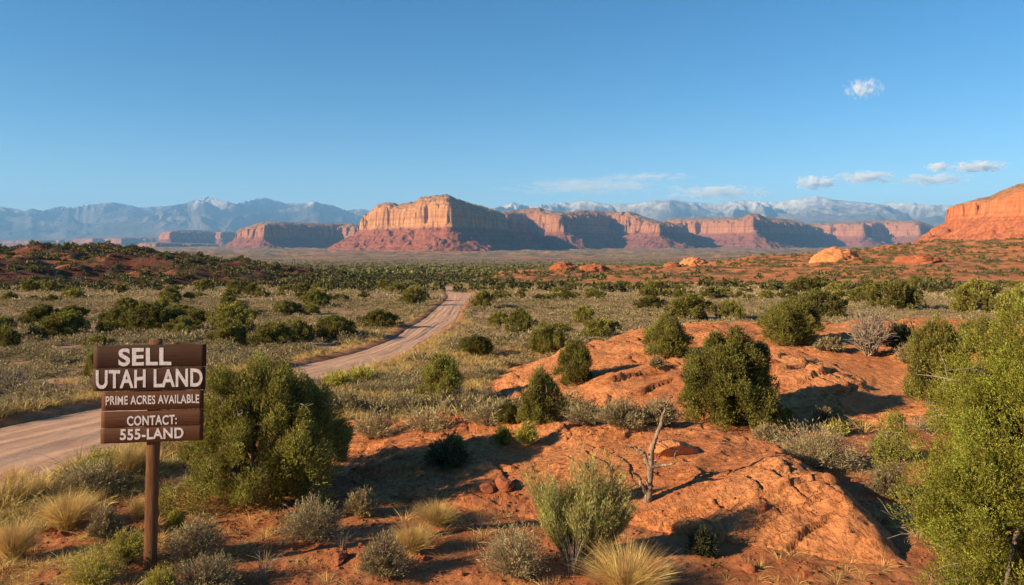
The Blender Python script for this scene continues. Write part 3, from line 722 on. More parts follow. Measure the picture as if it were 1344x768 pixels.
# ------------------------------------------------------------------ plants: builders
M_JUN = mat_leaf('juniper_foliage', (0.085, 0.080, 0.018), (0.205, 0.18, 0.040), (0.33, 0.27, 0.068), 0.27)
M_JUN_B = mat_leaf('juniper_foliage_bright', (0.085, 0.092, 0.016), (0.23, 0.225, 0.033), (0.37, 0.33, 0.055), 0.25, objvar=0.0)
M_SAGE = mat_leaf('sage_leaves', (0.16, 0.120, 0.062), (0.30, 0.232, 0.118), (0.44, 0.345, 0.185), 0.22, objvar=0.25)
M_GRASS = mat_leaf('dry_grass', (0.38, 0.24, 0.08), (0.58, 0.39, 0.14), (0.70, 0.52, 0.24), 0.3, objvar=0.2)
M_RABBIT = mat_leaf('rabbitbrush_leaves', (0.20, 0.19, 0.035), (0.40, 0.36, 0.06), (0.60, 0.48, 0.09), 0.3, objvar=0.2)
M_BROOM = mat_leaf('green_broom_stems', (0.17, 0.155, 0.045), (0.36, 0.32, 0.09), (0.50, 0.43, 0.17), 0.25, objvar=0.1)
M_DARK = mat_leaf('dark_shrub_leaves', (0.035, 0.045, 0.02), (0.075, 0.085, 0.035), (0.13, 0.13, 0.05), 0.2, objvar=0.2)
M_BARK = mat_bark('juniper_bark', (0.10, 0.07, 0.05), (0.26, 0.20, 0.15))
M_DEAD = mat_bark('weathered_grey_wood', (0.08, 0.05, 0.034), (0.34, 0.245, 0.175))
M_TWIG = mat_bark('grey_twigs', (0.16, 0.12, 0.085), (0.36, 0.29, 0.22))

def juniper_parts(W, H, flames, per, leaf, seed, cone=0.0, skew=0.0, fsize=0.075, spray=1):
    """crown and trunk arrays of one juniper, base at the origin"""
    rng = np.random.default_rng(seed)
    th = rng.uniform(0, 2 * math.pi, flames); hh = rng.beta(1.25, 1.1, flames)
    prof = np.clip(1 - ((hh - 0.36) / 0.66) ** 2, 0.02, 1) ** 0.5 * (1 - cone * hh)
    lump = 0.84 + 0.68 * noise(np.cos(th) * 1.4 + seed * 1.37, np.sin(th) * 1.4 + hh * 2.4 + seed * .71, seed) + 0.22 * noise(th * 2.2, hh * 6, seed + 1)
    rf = rng.uniform(0.22, 1.0, flames) ** 0.42
    R = W / 2 * prof * np.clip(lump, 0.38, 1.15) * rf
    top = 0.97 + 0.22 * noise(np.cos(th) * 1.9 + seed * 2.3, np.sin(th) * 1.9, seed + 3)
    C = np.stack([R * np.cos(th) + skew * hh * W, R * np.sin(th), (0.05 + 0.80 * hh * top) * H], -1)
    fs = fsize * H * rng.uniform(0.45, 1.25, flames)
    idx = np.repeat(np.arange(flames), per); n = len(idx)
    u = norm(rng.normal(size=(n, 3))); rad = rng.uniform(0.40, 1.0, n)[:, None] ** 0.6
    P = C[idx] + u * np.stack([fs, fs, 1.45 * fs], -1)[idx] * rad
    outw = norm(np.stack([C[:, 0] - skew * hh * W, C[:, 1], 0.15 * H * np.ones(flames)], -1))[idx]
    D = norm(u * 0.6 + np.array([0, 0, 0.75]) + outw * 0.4 + rng.normal(size=(n, 3)) * 0.35)
    P[:, 2] = np.maximum(P[:, 2], 0.02)
    if spray > 1:                                # little branching sprays instead of single blades
        P, D = P[::spray], D[::spray]; m_ = len(P)
        S1 = norm(np.cross(D, rng.normal(size=(m_, 3)))); PP = []; DD = []
        ln = leaf * rng.uniform(1.6, 3.4, m_)[:, None]
        for j in range(spray):
            t_ = j / spray; sg_ = 1 if j % 2 else -1
            PP.append(P + D * ln * t_); DD.append(norm(D + S1 * sg_ * 0.62 * (1 - 0.5 * t_) + rng.normal(size=(m_, 3)) * 0.16))
        P = np.concatenate(PP); D = np.concatenate(DD); n = len(P)
    V, Q = leaf_quads(P, D, leaf * rng.uniform(0.6, 1.3, n), leaf * (0.42 if spray == 1 else 0.44) * rng.uniform(0.7, 1.2, n), rng)
    tr = Acc()
    base_r = 0.035 * W + 0.02
    ns = 4
    for k in range(ns):
        a = k * 2 * math.pi / ns + rng.uniform(-0.5, 0.5); tip = np.array([math.cos(a) * W * 0.22 + skew * W * .6, math.sin(a) * W * 0.22, H * rng.uniform(0.6, 0.82)])
        st = np.array([math.cos(a) * base_r * 0.5, math.sin(a) * base_r * 0.5, -0.12])
        pts = wander(st, tip, 9, 0.035 * H, rng); tr.add(*tube(pts, np.linspace(base_r, base_r * 0.16, 9), 7))
        for j in range(7):
            i = rng.integers(1, 7); b = pts[i]; c = C[rng.integers(flames)]
            c = b + (c - b) * 0.9
            pp = wander(b, c, 6, 0.03 * H, rng); tr.add(*tube(pp, np.linspace(base_r * 0.35, base_r * 0.06, 6), 5))
    return (V, Q), tr

def label_for(d, keys): return {k: d[k] for k in keys if k in d}

def make_juniper(name, meshes, loc, rot=0.0, scale=1.0, **props):
    e = link(name, None, loc=loc, **props); e.rotation_euler = (0, 0, rot); e.scale = (scale, scale, scale) if not hasattr(scale, '__len__') else scale
    for part, me in meshes: link(part, me, parent=e)
    return e

def jun_meshes(tag_, W, H, flames, per, leaf, seed, mat=M_JUN, **kw):
    (V, Q), tr = juniper_parts(W, H, flames, per, leaf, seed, **kw)
    return [('crown', mesh_from('juniper_crown', V, Q, mat)), ('trunk', tr.mesh('juniper_trunk', M_BARK, True))]

def dome_bush(R, H, stems, leaves, leaf, seed, upright=0.0, wr=0.22, twig=True, tw=0.004, t0=0.35):
    rng = np.random.default_rng(seed)
    az = rng.uniform(0, 2 * math.pi, stems); tilt = rng.uniform(0, 1, stems) ** 0.6 * (1.35 - 0.75 * upright)
    lump = 1 + 0.22 * noise(np.cos(az) * 1.5 + seed, np.sin(az) * 1.5 + tilt, seed)
    r = R * np.sin(tilt) * lump; z = H * np.cos(tilt * (1 - 0.25 * upright)) * lump
    tip = np.stack([r * np.cos(az), r * np.sin(az), np.maximum(z, 0.12 * H)], -1) * rng.uniform(0.75, 1.08, (stems, 1))
    base = np.stack([np.cos(az), np.sin(az), np.zeros(stems)], -1) * (0.10 * R * rng.uniform(0, 1, (stems, 1)))
    mid = base * 0.4 + tip * 0.5 + np.array([0, 0, 0.12 * H])
    idx = np.repeat(np.arange(stems), leaves); t = rng.uniform(t0, 1.0, len(idx))[:, None]
    P = base[idx] * (1 - t) ** 2 + 2 * mid[idx] * t * (1 - t) + tip[idx] * t * t
    P = P + rng.normal(size=P.shape) * (0.022 * R + 0.004)
    D = norm(norm(tip - mid)[idx] * 0.8 + np.array([0, 0, 0.35]) + rng.normal(size=P.shape) * 0.42)
    V, Q = leaf_quads(P, D, leaf * rng.uniform(0.6, 1.4, len(P)), leaf * wr * rng.uniform(0.7, 1.3, len(P)), rng)
    if not twig: return (V, Q), None
    ts = np.linspace(0, 1, 4)[None, :, None]
    C = base[:, None] * (1 - ts) ** 2 + 2 * mid[:, None] * ts * (1 - ts) + tip[:, None] * ts * ts
    side = norm(rng.normal(size=(stems, 1, 3))); wv = (tw * np.array([1, .8, .55, .2]))[None, :, None]
    TV = np.stack([C - side * wv, C + side * wv], 2).reshape(-1, 3)
    b = (np.arange(stems) * 8)[:, None] + (np.arange(3) * 2)[None, :]
    TQ = np.stack([b, b + 1, b + 3, b + 2], -1).reshape(-1, 4)
    return (V, Q), (TV, TQ)

def grass_tuft(R, H, blades, seed, w_=0.006, lean=0.55):
    rng = np.random.default_rng(seed)
    az = rng.uniform(0, 2 * math.pi, blades); d = np.stack([np.cos(az), np.sin(az), np.zeros(blades)], -1)
    base = d * (R * 0.35 * np.sqrt(rng.uniform(0, 1, (blades, 1))))
    h = H * rng.uniform(0.45, 1.05, (blades, 1)); ln = R * lean * rng.uniform(0.1, 1.5, (blades, 1)) ** 1.2
    jit = rng.normal(size=(blades, 3)) * 0.07 * H; jit[:, 2] = 0
    ts = np.linspace(0, 1, 5)[None, :, None]
    C = base[:, None] + (d * ln + jit)[:, None] * ts ** 1.8 + np.array([0, 0, 1.0]) * (h[:, None] * (ts - 0.13 * ts ** 3 * (ln / R)[:, None]))
    side = norm(np.cross(d, rng.normal(size=(blades, 3))))[:, None]; wv = (w_ * np.array([0.8, 1, .8, .5, .12]))[None, :, None]
    V = np.stack([C - side * wv, C + side * wv], 2).reshape(-1, 3)
    b = (np.arange(blades) * 10)[:, None] + (np.arange(4) * 2)[None, :]
    return V, np.stack([b, b + 1, b + 3, b + 2], -1).reshape(-1, 4)

# ------------------------------------------------------------------ the two large junipers and the traced ones
def place(px, py): return cast([px], [py])[0]

p = place(330, 664)
make_juniper('juniper_tree', jun_meshes('a', 2.75, 2.15, 400, 1300, 0.025, 301, cone=0.0, fsize=0.070, spray=6), (p[0] + .02, p[1] + 0.45, p[2] - 0.05), 0.6,
             label='big bushy green juniper standing right behind the wooden sign', category='juniper')
p = place(1345, 800)
make_juniper('juniper_tree', jun_meshes('b', 3.15, 3.3, 640, 1500, 0.0185, 305, M_JUN_B, cone=0.14, fsize=0.050, spray=6), (4.84, 6.5, float(total_h(4.84, 6.5)) - 0.05), 1.0,
             label='bright yellow-green juniper filling the lower right corner of the view', category='juniper')

def dead_twigs(parent, W, H, n, seed):
    g = np.random.default_rng(seed)
    for k in range(n):
        acc = Acc()
        a = g.uniform(0, 6.28); h = g.uniform(.15, .8) * H; r = W / 2 * (1 - ((h / H - .36) / .66) ** 2) ** .5
        o = np.array([math.cos(a) * r * .6, math.sin(a) * r * .6, h]); e_ = np.array([math.cos(a) * r * 1.02, math.sin(a) * r * 1.02, h]) + g.normal(size=3) * .12
        P = wander(o, e_, 7, .02 * H, g); acc.add(*tube(P, np.linspace(.006, .002, 7), 5))
        for j in range(4):
            i = g.integers(2, 6); acc.add(*tube(wander(P[i], P[i] + g.normal(size=3) * .07, 5, .008, g), np.linspace(.003, .0012, 5), 4))
        link('dead_twig', acc.mesh('dead_twig', M_TWIG, True), parent=parent)
dead_twigs(bpy.data.objects['juniper_tree'], 2.7, 2.1, 16, 5)
dead_twigs(bpy.data.objects['juniper_tree.001'], 3.0, 3.1, 40, 6)

# (px, base row, width, height in photograph pixels, cone, label)
JT = [(1243, 535, 92, 105, .2, 'dull green juniper partly hidden behind the bright corner juniper'),
      (968, 562, 128, 122, .05, 'large round juniper on the orange slickrock slope, widest there'),
      (711, 557, 60, 68, .55, 'small cone shaped juniper just behind the middle of the slickrock hump'),
      (756, 505, 54, 56, .3, 'pointed juniper at the left end of the slickrock slope'),
      (578, 530, 60, 62, .3, 'dark juniper between the dirt road bend and the slickrock hump'),
      (882, 468, 66, 52, .5, 'ragged dark juniper on the crest of the slickrock slope'),
      (1045, 453, 74, 58, .1, 'leaning juniper on the crest beside the grey bare shrub'),
      (1085, 418, 54, 36, .1, 'rounded juniper behind the crest, touching the leaning juniper'),
      (623, 468, 42, 27, .0, 'low round juniper alone right of the road, above the verge grass'),
      (720, 466, 44, 40, .1, 'round juniper just left above the slickrock slope'),
      (790, 446, 54, 27, .0, 'wide low juniper behind the left shoulder of the slickrock slope'),
      (768, 426, 26, 25, .1, 'small neat juniper above the wide low one'),
      (683, 441, 40, 34, .1, 'round juniper in the right plain, right one of a close pair'),
      (654, 429, 28, 20, .1, 'smaller juniper, left one of a close pair right of the road'),
      (634, 405, 28, 24, .1, 'juniper right beside the far bend of the dirt road'),
      (541, 401, 28, 24, .1, 'juniper left beside the far bend of the dirt road'),
      (190, 437, 58, 38, .0, 'biggest juniper on the left plain, above the sign'),
      (298, 454, 48, 34, .0, 'round juniper right behind the sign on the left plain'),
      (350, 456, 54, 32, .0, 'olive juniper behind the top of the big bushy juniper'),
      (386, 450, 42, 31, .0, 'juniper between the olive one and the road side cluster'),
      (437, 446, 60, 30, .0, 'wide dark juniper close to the left road edge'),
      (497, 431, 46, 24, .0, 'low spreading juniper beside the left road edge farther up'),
      (46, 428, 44, 28, .0, 'rounded juniper left of the biggest one on the left plain'),
      (8, 457, 26, 26, .0, 'dark juniper cut off by the left picture edge'),
      (126, 460, 32, 19, .0, 'low juniper poking out behind the upper left sign corner'),
      (124, 500, 26, 42, .1, 'yellow-green juniper peeking out left of the sign boards'),
      (908, 421, 60, 34, .05, 'spreading juniper behind the crest of the slickrock slope'),
      (1185, 407, 62, 38, .0, 'broad olive juniper on the right plain behind the bare shrub'),
      (1290, 412, 66, 42, .0, 'largest olive juniper at the far right of the plain'),
      (1350, 424, 60, 48, .0, 'olive juniper at the right picture edge behind the corner juniper'),
      (855, 406, 40, 17, .0, 'flat low juniper on the pale plain in the middle right'),
      (1140, 398, 40, 22, .0, 'juniper just left of the broad olive one on the right plain'),
      (1060, 384, 40, 20, .0, 'juniper in the scrub row left of the rock dome foot'),
      (92, 419, 34, 18, .0, 'small juniper between the rounded one and the biggest one'),
      (735, 440, 40, 14, .0, 'dim low juniper between the close pair and the wide low one'),
      (1300, 470, 60, 50, .0, 'olive juniper behind the top of the bright corner juniper'),
      (667, 556, 30, 28, .0, 'little dark juniper bush hugging the cone shaped juniper')]
JV = {}
def jvariant(kind, k):
    if (kind, k) not in JV:
        if kind == 'near': JV[kind, k] = jun_meshes('n', 1.15, 1.0, 210, 300, 0.030, 320 + k, cone=[.0, .22, .42][k % 3], fsize=0.085, spray=5)
        elif kind == 'mid': JV[kind, k] = jun_meshes('m', 1.2, 0.8, 120, 130, 0.050, 340 + k, cone=.0, fsize=0.10)
        else:
            (V, Q), tr = juniper_parts(1.3, 0.8, 80, 45, 0.095, 360 + k, fsize=0.10)
            JV[kind, k] = [('crown', mesh_from('juniper_crown', V, Q, M_JUN))]
    return JV[kind, k]
rng = np.random.default_rng(7)
J_list = []
pts = cast([j[0] for j in JT], [j[1] for j in JT])
for i, (j, p) in enumerate(zip(JT, pts)):
    s = p[1] / F; Wm, Hm = j[2] * s, j[3] * s
    if p[1] < 34: ms = jvariant('near', 0 if j[4] < .2 else (1 if j[4] < .4 else 2)) if i != 1 else jun_meshes('c', 1.15, 1.0, 240, 760, 0.021, 333, cone=.0, fsize=0.072, spray=6); b = (1.15, 1.0)
    else: ms = jvariant('mid', i % 4); b = (1.2, 0.8)
    make_juniper('juniper_tree', ms, (p[0], p[1] + 0.25 * Wm, p[2] - 0.04), rng.uniform(0, 6.28), (Wm / b[0] * 1.1, Wm / b[0] * 1.1, Hm / b[1] * 1.06), label=j[5], category='juniper')
    J_list.append((p[0], p[1] + 0.25 * Wm, Wm / 2))

# scattered junipers of the plains: the largest ones one by one
def try_scatter(n, sampler, seed, minr):
    g = np.random.default_rng(seed); out = []
    while len(out) < n:
        x, y, r = sampler(g)
        if road_d(np.array(x), np.array(y)) > -r - 0.3: continue
        if any((x - a) ** 2 + (y - b) ** 2 < (minr * (r + c)) ** 2 for a, b, c in J_list[-400:]): continue
        J_list.append((x, y, r)); out.append((x, y, r))
    return out
def s_left(g):
    while True:
        Y = math.exp(g.uniform(math.log(40), math.log(150))); px = g.uniform(-260, 575)
        x = (px - CX) * Y / F
        if noise(np.array(x / 22), np.array(Y / 22), 77) + 0.25 * sm(Y, 60, 110) > g.uniform(-0.25, 0.45): return x, Y, 0.6 + 1.1 * g.uniform() ** 1.6
def s_right(g):
    while True:
        Y = math.exp(g.uniform(math.log(48), math.log(170))); px = g.uniform(632, 1560)
        x = (px - CX) * Y / F
        k = 0.5 * sm(Y, 75, 110) - 0.25
        if noise(np.array(x / 25), np.array(Y / 18), 78) + k > g.uniform(-0.1, 0.5): return x, Y, 0.6 + 1.1 * g.uniform() ** 1.6
nl = try_scatter(125, s_left, 11, 0.85); nr_ = try_scatter(120, s_right, 12, 0.85)
allj = [(a, 'L') for a in nl] + [(a, 'R') for a in nr_]
zz = total_h(np.array([a[0][0] for a in allj]), np.array([a[0][1] for a in allj]))
proto = {}
for i, (((x, y, r), side), z) in enumerate(zip(allj, zz)):
    kind = 'mid' if y < 80 else 'far'
    ms = jvariant(kind, i % 5); near_ = y < 80
    where = ('scattered on the scrub plain left of the dirt road' if side == 'L' else 'scattered on the pale plain right of the dirt road')
    lab = ('dark green juniper ' if near_ else 'small distant dark juniper ') + where
    e = make_juniper('juniper_tree', ms, (x, y, z - 0.03), rng.uniform(0, 6.28), (2 * r / 1.25 * rng.uniform(.85, 1.3), 2 * r / 1.25 * rng.uniform(.8, 1.1), 2 * r / 1.25 * rng.uniform(0.65, 1.15)),
                     label=lab, category='juniper', group=('nearer' if near_ else 'distant') + ' junipers ' + ('left' if side == 'L' else 'right') + ' of the road')

# ------------------------------------------------------------------ uncountable cover
def scatter_cover(name, N, sampler, protos, mat, seed, zoff=-0.02, **props):
    """N plants of several prototypes merged in one ground cover mesh"""
    g = np.random.default_rng(seed); X, Y, S = sampler(g, N)
    Z = total_h(X, Y) + zoff
    acc = Acc(); which = g.integers(0, len(protos), len(X)); rot = g.uniform(0, 2 * math.pi, len(X))
    for k, (V, Q) in enumerate(protos):
        m = which == k
        if not m.any(): continue
        c, s = np.cos(rot[m])[:, None], np.sin(rot[m])[:, None]
        vx, vy, vz = V[:, 0][None], V[:, 1][None], V[:, 2][None]
        sc = S[m][:, None]; hs = sc * g.uniform(0.75, 1.2, (m.sum(), 1))
        W = np.stack([(vx * c - vy * s) * sc + X[m][:, None], (vx * s + vy * c) * sc + Y[m][:, None], vz * hs + Z[m][:, None]], -1).reshape(-1, 3)
        Qs = (Q[None] + (np.arange(m.sum()) * len(V))[:, None, None]).reshape(-1, Q.shape[1])
        acc.add(W, Qs)
    return link(name, acc.mesh(name, mat), kind='stuff', **props)

def wedge(y0, y1, dens_fn, smin, smax, spread=1.0, logy=False):
    def f(g, N):
        X = []; Y = []
        n = 0
        while n < N:
            m = N * 3
            if logy: yy = np.exp(g.uniform(math.log(y0), math.log(y1), m))
            else: yy = np.sqrt(g.uniform(y0 * y0, y1 * y1, m))
            xx = g.uniform(-0.80, 0.80, m) * yy * spread
            keep = g.uniform(0, 1, m) < dens_fn(xx, yy)
            X.append(xx[keep]); Y.append(yy[keep]); n += keep.sum()
        X = np.concatenate(X)[:N]; Y = np.concatenate(Y)[:N]
        return X, Y, (smin + (smax - smin) * g.uniform(0, 1, N) ** 1.7) * (0.8 + 0.5 * g.uniform(0, 1, N) ** 3)
    return f

def on_rock(x, y):
    g = ground_h(x, y); m = np.zeros(x.shape, bool)
    a = (x > -4.4) & (x < 5.6) & (y > 7.8) & (y < 17.2); m |= a & (np.where(a, front_h(x, y), -9) > g - 0.02)
    a = (x > -2.6) & (x < 38) & (y > 13) & (y < 37); m |= a & (np.where(a, back_h(x, y), -9) > g - 0.02)
    return m
def plain_density(x, y):
    d = road_d(x, y)
    k = sm(-d, 0.25, 0.9) * (~on_rock(x, y))
    k = k * (0.12 + 0.88 * sm(fbm(x / 3.5, y / 3.5, 3, 50), -0.30, 0.12)) * (0.35 + 0.65 * sm(fbm(x / 11, y / 9, 2, 49), -.3, .1))
    k = k * np.where((x > np.interp(y, _ry, _xr)) & (y < 60) & (-d < 1.5), 0.0, 1.0)
    k = k * np.where(y < 15.5, np.where(x < -9.5, 1.0, 0.0), 1.0)
    return k * np.where((y < 19) & (x > -6) & (x < -4), 0.5, 1)
sg = [dome_bush(1, .75, 60, 4, .20, 400 + i, twig=False, wr=.30)[0] for i in range(5)]
sg2 = [dome_bush(1, .72, 30, 3, .26, 410 + i, twig=False, wr=.34)[0] for i in range(5)]
sg3 = [dome_bush(1, .62, 18, 2, .34, 420 + i, twig=False, wr=.42)[0] for i in range(4)]
scatter_cover('sagebrush_cover', 3300, wedge(15.5, 45, plain_density, .17, .58), sg, M_SAGE, 1, label='grey-green sagebrush covering the plain on both sides of the road')
scatter_cover('sagebrush_cover', 13000, wedge(40, 95, plain_density, .2, .66), sg2, M_SAGE, 2, label='grey-green sagebrush covering the middle of the plain')
scatter_cover('sagebrush_cover', 15000, wedge(90, 230, lambda x, y: 0.9 * (road_d(x, y) < -0.4) * (right_h(x, y) < ground_h(x, y)) * (left_h(x, y) < ground_h(x, y)) * sm(fbm(x / 18, y / 10, 3, 51), -0.4, 0.1), .28, .8), sg3, M_SAGE, 3, label='thin sagebrush cover of the far plain')
# verge and meadow grass
gt = [grass_tuft(.8, 1.0, 26, 430 + i, .022, 0.8) for i in range(5)]
def verge_density(x, y):
    d = -road_d(x, y)
    k = np.exp(-((d - 0.9) / 0.8) ** 2) * (d > 0.35) + 0.30 * sm(fbm(x / 3, y / 3, 2, 52), 0.0, .4) * (d > 0.5) * (y > 14)
    k = k + 0.9 * (y > 14) * (y < 45) * (x > np.interp(y, _ry, _xr)) * (d > .4) * (d < 5.5) * sm(fbm(x / 1.6, y / 1.6, 2, 152), -0.25, .2)
    return k * (~on_rock(x, y)) * np.where((d > 2) & (y < 15.5), 0, 1) * (1 - 0.6 * sm(y, 30, 60))
scatter_cover('dry_grass', 8200, wedge(9, 75, verge_density, .15, .38, logy=True), gt, M_GRASS, 4, label='golden dry grass along the verges of the dirt road')

# scrub too many to count: far junipers on plain and hills
def lowpoly_bush(n, leaf, seed):
    g = np.random.default_rng(seed); u = norm(g.normal(size=(n, 3))); u[:, 2] = np.abs(u[:, 2])
    P = u * g.uniform(0.45, 0.95, (n, 1)) * np.array([1, 1, 1.05]); P[:, 2] += 0.05
    return leaf_quads(P - u * leaf * .4, norm(u + g.normal(size=(n, 3)) * .6), leaf * g.uniform(.7, 1.3, n), leaf * .7, g)
M_SCRUB = mat_leaf('scrub_foliage', (0.06, 0.06, 0.02), (0.12, 0.112, 0.037), (0.17, 0.15, 0.05), 0.15)
lb = [lowpoly_bush(70, .42, 440 + i) for i in range(5)]; lb2 = [lowpoly_bush(18, .8, 450 + i) for i in range(4)]
def hill_left(x, y): return (left_h(x, y) > ground_h(x, y) + .3) * (0.35 + 0.65 * sm(fbm(x / 16, y / 16, 3, 53), -0.2, .2))
def hill_right(x, y): return (right_h(x, y) > ground_h(x, y) + .2) * (0.10 + 0.9 * sm(fbm(x / 40, y / 14, 3, 54), -0.05, .25))
scatter_cover('hillside_scrub', 4200, wedge(140, 300, lambda x, y: hill_left(x, y) * (x < -25) * (x > -380), .45, 1.25), lb, M_SCRUB, 5, label='dark scrub dotting the red hill at left')
scatter_cover('hillside_scrub', 3300, wedge(140, 520, lambda x, y: hill_right(x, y) * (x > -15) * (x < 550), .5, 1.35), lb, M_SCRUB, 6, label='dark scrub dotting the orange hillside at right')
scatter_cover('far_scrub', 1900, wedge(120, 330, lambda x, y: (left_h(x, y) < ground_h(x, y)) * (right_h(x, y) < ground_h(x, y)) * sm(fbm(x / 22, y / 12, 3, 55), -0.15, .2), .6, 1.4), lb, M_SCRUB, 7, label='dark juniper scrub across the middle of the valley')
scatter_cover('far_scrub', 20000, wedge(300, 2200, lambda x, y: 0.6 * sm(fbm(x / 120, y / 50, 4, 56), -0.25, .2) * (right_h(x, y) < ground_h(x, y)), 0.9, 2.4, logy=True), lb2, M_SCRUB, 8, label='dark scrub specks of the far valley floor')

# ------------------------------------------------------------------ countable shrubs of the plain near the viewer
def shrub_mesh(name, R, H, stems, leaves, leaf, seed, mat, **kw):
    (V, Q), tw = dome_bush(R, H, stems, leaves, leaf, seed, **kw)
    a = mesh_from(name + '_foliage', V, Q, mat)
    b = mesh_from(name + '_stems', tw[0], tw[1], M_TWIG)
    return a, b
SV = [shrub_mesh('sagebrush', 1, .8, 150, 12, .085, 500 + i, M_SAGE, tw=.008, wr=.26) for i in range(6)]
def near_sage_density(x, y):
    k = plain_density(x, y) + 0.25 * (y < 15.5) * (x < -9.5)
    return k * (-road_d(x, y) > 0.6)
g = np.random.default_rng(31)
sx, sy, ss = wedge(12, 26, near_sage_density, .24, .50)(g, 210)
sz = total_h(sx, sy)
for i in range(len(sx)):
    a, b = SV[i % 6]; left = road_d(np.array(sx[i]), np.array(sy[i])) < 0 and sx[i] < np.interp(sy[i], _ry, _xl)
    side = 'left' if left else 'right'
    e = link('sagebrush', None, loc=(sx[i], sy[i], sz[i] - .02), label='grey-green sagebrush growing on the ' + ('far side of the dirt road at left' if left else 'flat between road and slickrock slope'),
             category='sagebrush', group='sagebrush ' + ('beyond the road' if left else 'between road and rock'))
    e.rotation_euler = (0, 0, g.uniform(0, 6.28)); e.scale = (ss[i], ss[i], ss[i] * g.uniform(.85, 1.3))
    link('foliage', a, parent=e); link('stems', b, parent=e)

# traced foreground plants: (kind, px, base row, width, height, label)
FG = [('grass', 81, 697, 84, 50, 'golden domed bunchgrass in the red sand left of the sign post'),
      ('grass', 12, 738, 62, 56, 'golden bunchgrass at the left picture edge near the bottom'),
      ('rabbit', 128, 632, 84, 44, 'yellow-green rabbitbrush on the verge between road and sign'),
      ('sage', 106, 656, 112, 46, 'wide grey-olive sagebrush mound behind the golden domed bunchgrass'),
      ('grass', 166, 632, 56, 50, 'tawny bunchgrass just left of the sign post by the road'),
      ('sage', 134, 708, 46, 40, 'small grey sagebrush between bunchgrass and sign post'),
      ('rabbit', 160, 742, 62, 48, 'bright yellow rabbitbrush at the foot of the sign post'),
      ('rabbit', 112, 775, 90, 52, 'yellow rabbitbrush at the bottom edge, left of the sign post'),
      ('grass', 178, 684, 24, 36, 'thin straw tuft just left of the sign post'),
      ('grass', 185, 622, 40, 40, 'golden grass clump behind the sign post by the road'),
      ('sage', 251, 737, 88, 54, 'grey sagebrush just right of the sign post'),
      ('rabbit', 229, 694, 20, 24, 'tiny yellow flowering bush right of the sign post'),
      ('sage', 262, 782, 104, 44, 'grey sagebrush at the bottom edge right of the sign post'),
      ('rabbit', 205, 785, 50, 40, 'yellow shrub at the bottom edge below the sign post'),
      ('thin', 340, 760, 50, 42, 'sparse thin stemmed weed on red sand right of the sign'),
      ('sage', 404, 714, 98, 58, 'large grey sagebrush below the right side of the big juniper'),
      ('thin', 449, 720, 22, 28, 'small pale tuft right of the large grey sagebrush'),
      ('sage', 474, 678, 40, 34, 'small sagebrush where the juniper shadow meets the sand'),
      ('sage', 501, 758, 78, 52, 'grey sagebrush near the bottom, left one of two neighbours'),
      ('grass', 540, 728, 58, 40, 'straw coloured grass tuft right of a grey sagebrush'),
      ('grass', 572, 692, 62, 32, 'flat straw tuft on the sand below the slickrock ledge'),
      ('sage', 676, 762, 98, 68, 'big grey sagebrush left in front of the tall green broom bush'),
      ('broom', 764, 738, 124, 138, 'tall green-yellow broom bush left of the dead tree'),
      ('grass', 826, 785, 122, 62, 'straw bunchgrass at the bottom edge below the broom bush'),
      ('thin', 752, 757, 40, 60, 'thin dry stems at the foot of the broom bush'),
      ('dark', 924, 730, 42, 36, 'dark shrub in the shade in front of the slickrock hump'),
      ('dark', 585, 615, 66, 40, 'dark green shrub growing in a hollow of the slickrock hump'),
      ('rabbit', 596, 594, 30, 22, 'pale green top growing above the dark hollow shrub'),
      ('rabbit', 661, 584, 26, 24, 'round yellow-green bush on the hump, left one of two'),
      ('rabbit', 691, 585, 36, 28, 'spreading yellow-green bush on the hump, right one of two'),
      ('sage', 1083, 620, 130, 64, 'large pale sagebrush behind the right shoulder of the slickrock hump'),
      ('rabbit', 1101, 572, 34, 18, 'small yellow bush behind the large pale sagebrush'),
      ('sage', 1170, 604, 46, 38, 'sagebrush on the gully edge left of the corner juniper'),
      ('sage', 1170, 655, 54, 48, 'tan dry bush in the shaded gully left of the corner juniper'),
      ('rabbit', 1034, 549, 14, 14, 'tiny yellow bush right of the large round juniper'),
      ('sage', 1010, 580, 42, 22, 'low sagebrush in shade under the large round juniper'),
      ('sage', 1083, 558, 28, 22, 'small grey bush right below the slickrock slope'),
      ('sage', 818, 562, 74, 34, 'low wide sagebrush behind the hump, left of the dead tree top'),
      ('sage', 868, 558, 56, 32, 'dense sagebrush right behind the dead tree top'),
      ('sage', 770, 560, 60, 28, 'low sagebrush between cone shaped juniper and dead tree'),
      ('sage', 862, 487, 16, 14, 'tiny pale bush alone on the slickrock slope'),
      ('sage', 1095, 462, 30, 18, 'small bush right beneath the leaning juniper'),
      ('sage', 1083, 460, 26, 14, 'low grey bush left of the bare grey shrub'),
      ('sage', 1200, 480, 50, 34, 'grey sagebrush between slickrock slope and dull green juniper'),
      ('dark', 1190, 462, 56, 34, 'dark green shrub right behind the bare grey shrub'),
      ('sage', 1225, 500, 60, 60, 'grey brush against the dull green juniper'),
      ('sage', 640, 560, 70, 32, 'grey sagebrush row behind the hump, left of the cone juniper'),
      ('sage', 560, 567, 80, 30, 'wide low sagebrush behind the left end of the hump'),
      ('sage', 490, 575, 74, 34, 'pale sagebrush against the left foot of the hump'),
      ('sage', 520, 548, 74, 34, 'grey-olive sagebrush two bushes behind the hump end'),
      ('sage', 455, 545, 60, 34, 'grey sagebrush right beyond the big bushy juniper'),
      ('rabbit', 440, 512, 44, 24, 'yellow-green verge bush beside the right road edge'),
      ('rabbit', 470, 505, 50, 24, 'olive verge bush farther up the right road edge'),
      ('grass', 22, 668, 60, 40, 'olive grass clump at the left picture edge beside the road'),
      ('grass', 15, 640, 46, 30, 'low golden verge grass at the left picture edge')]
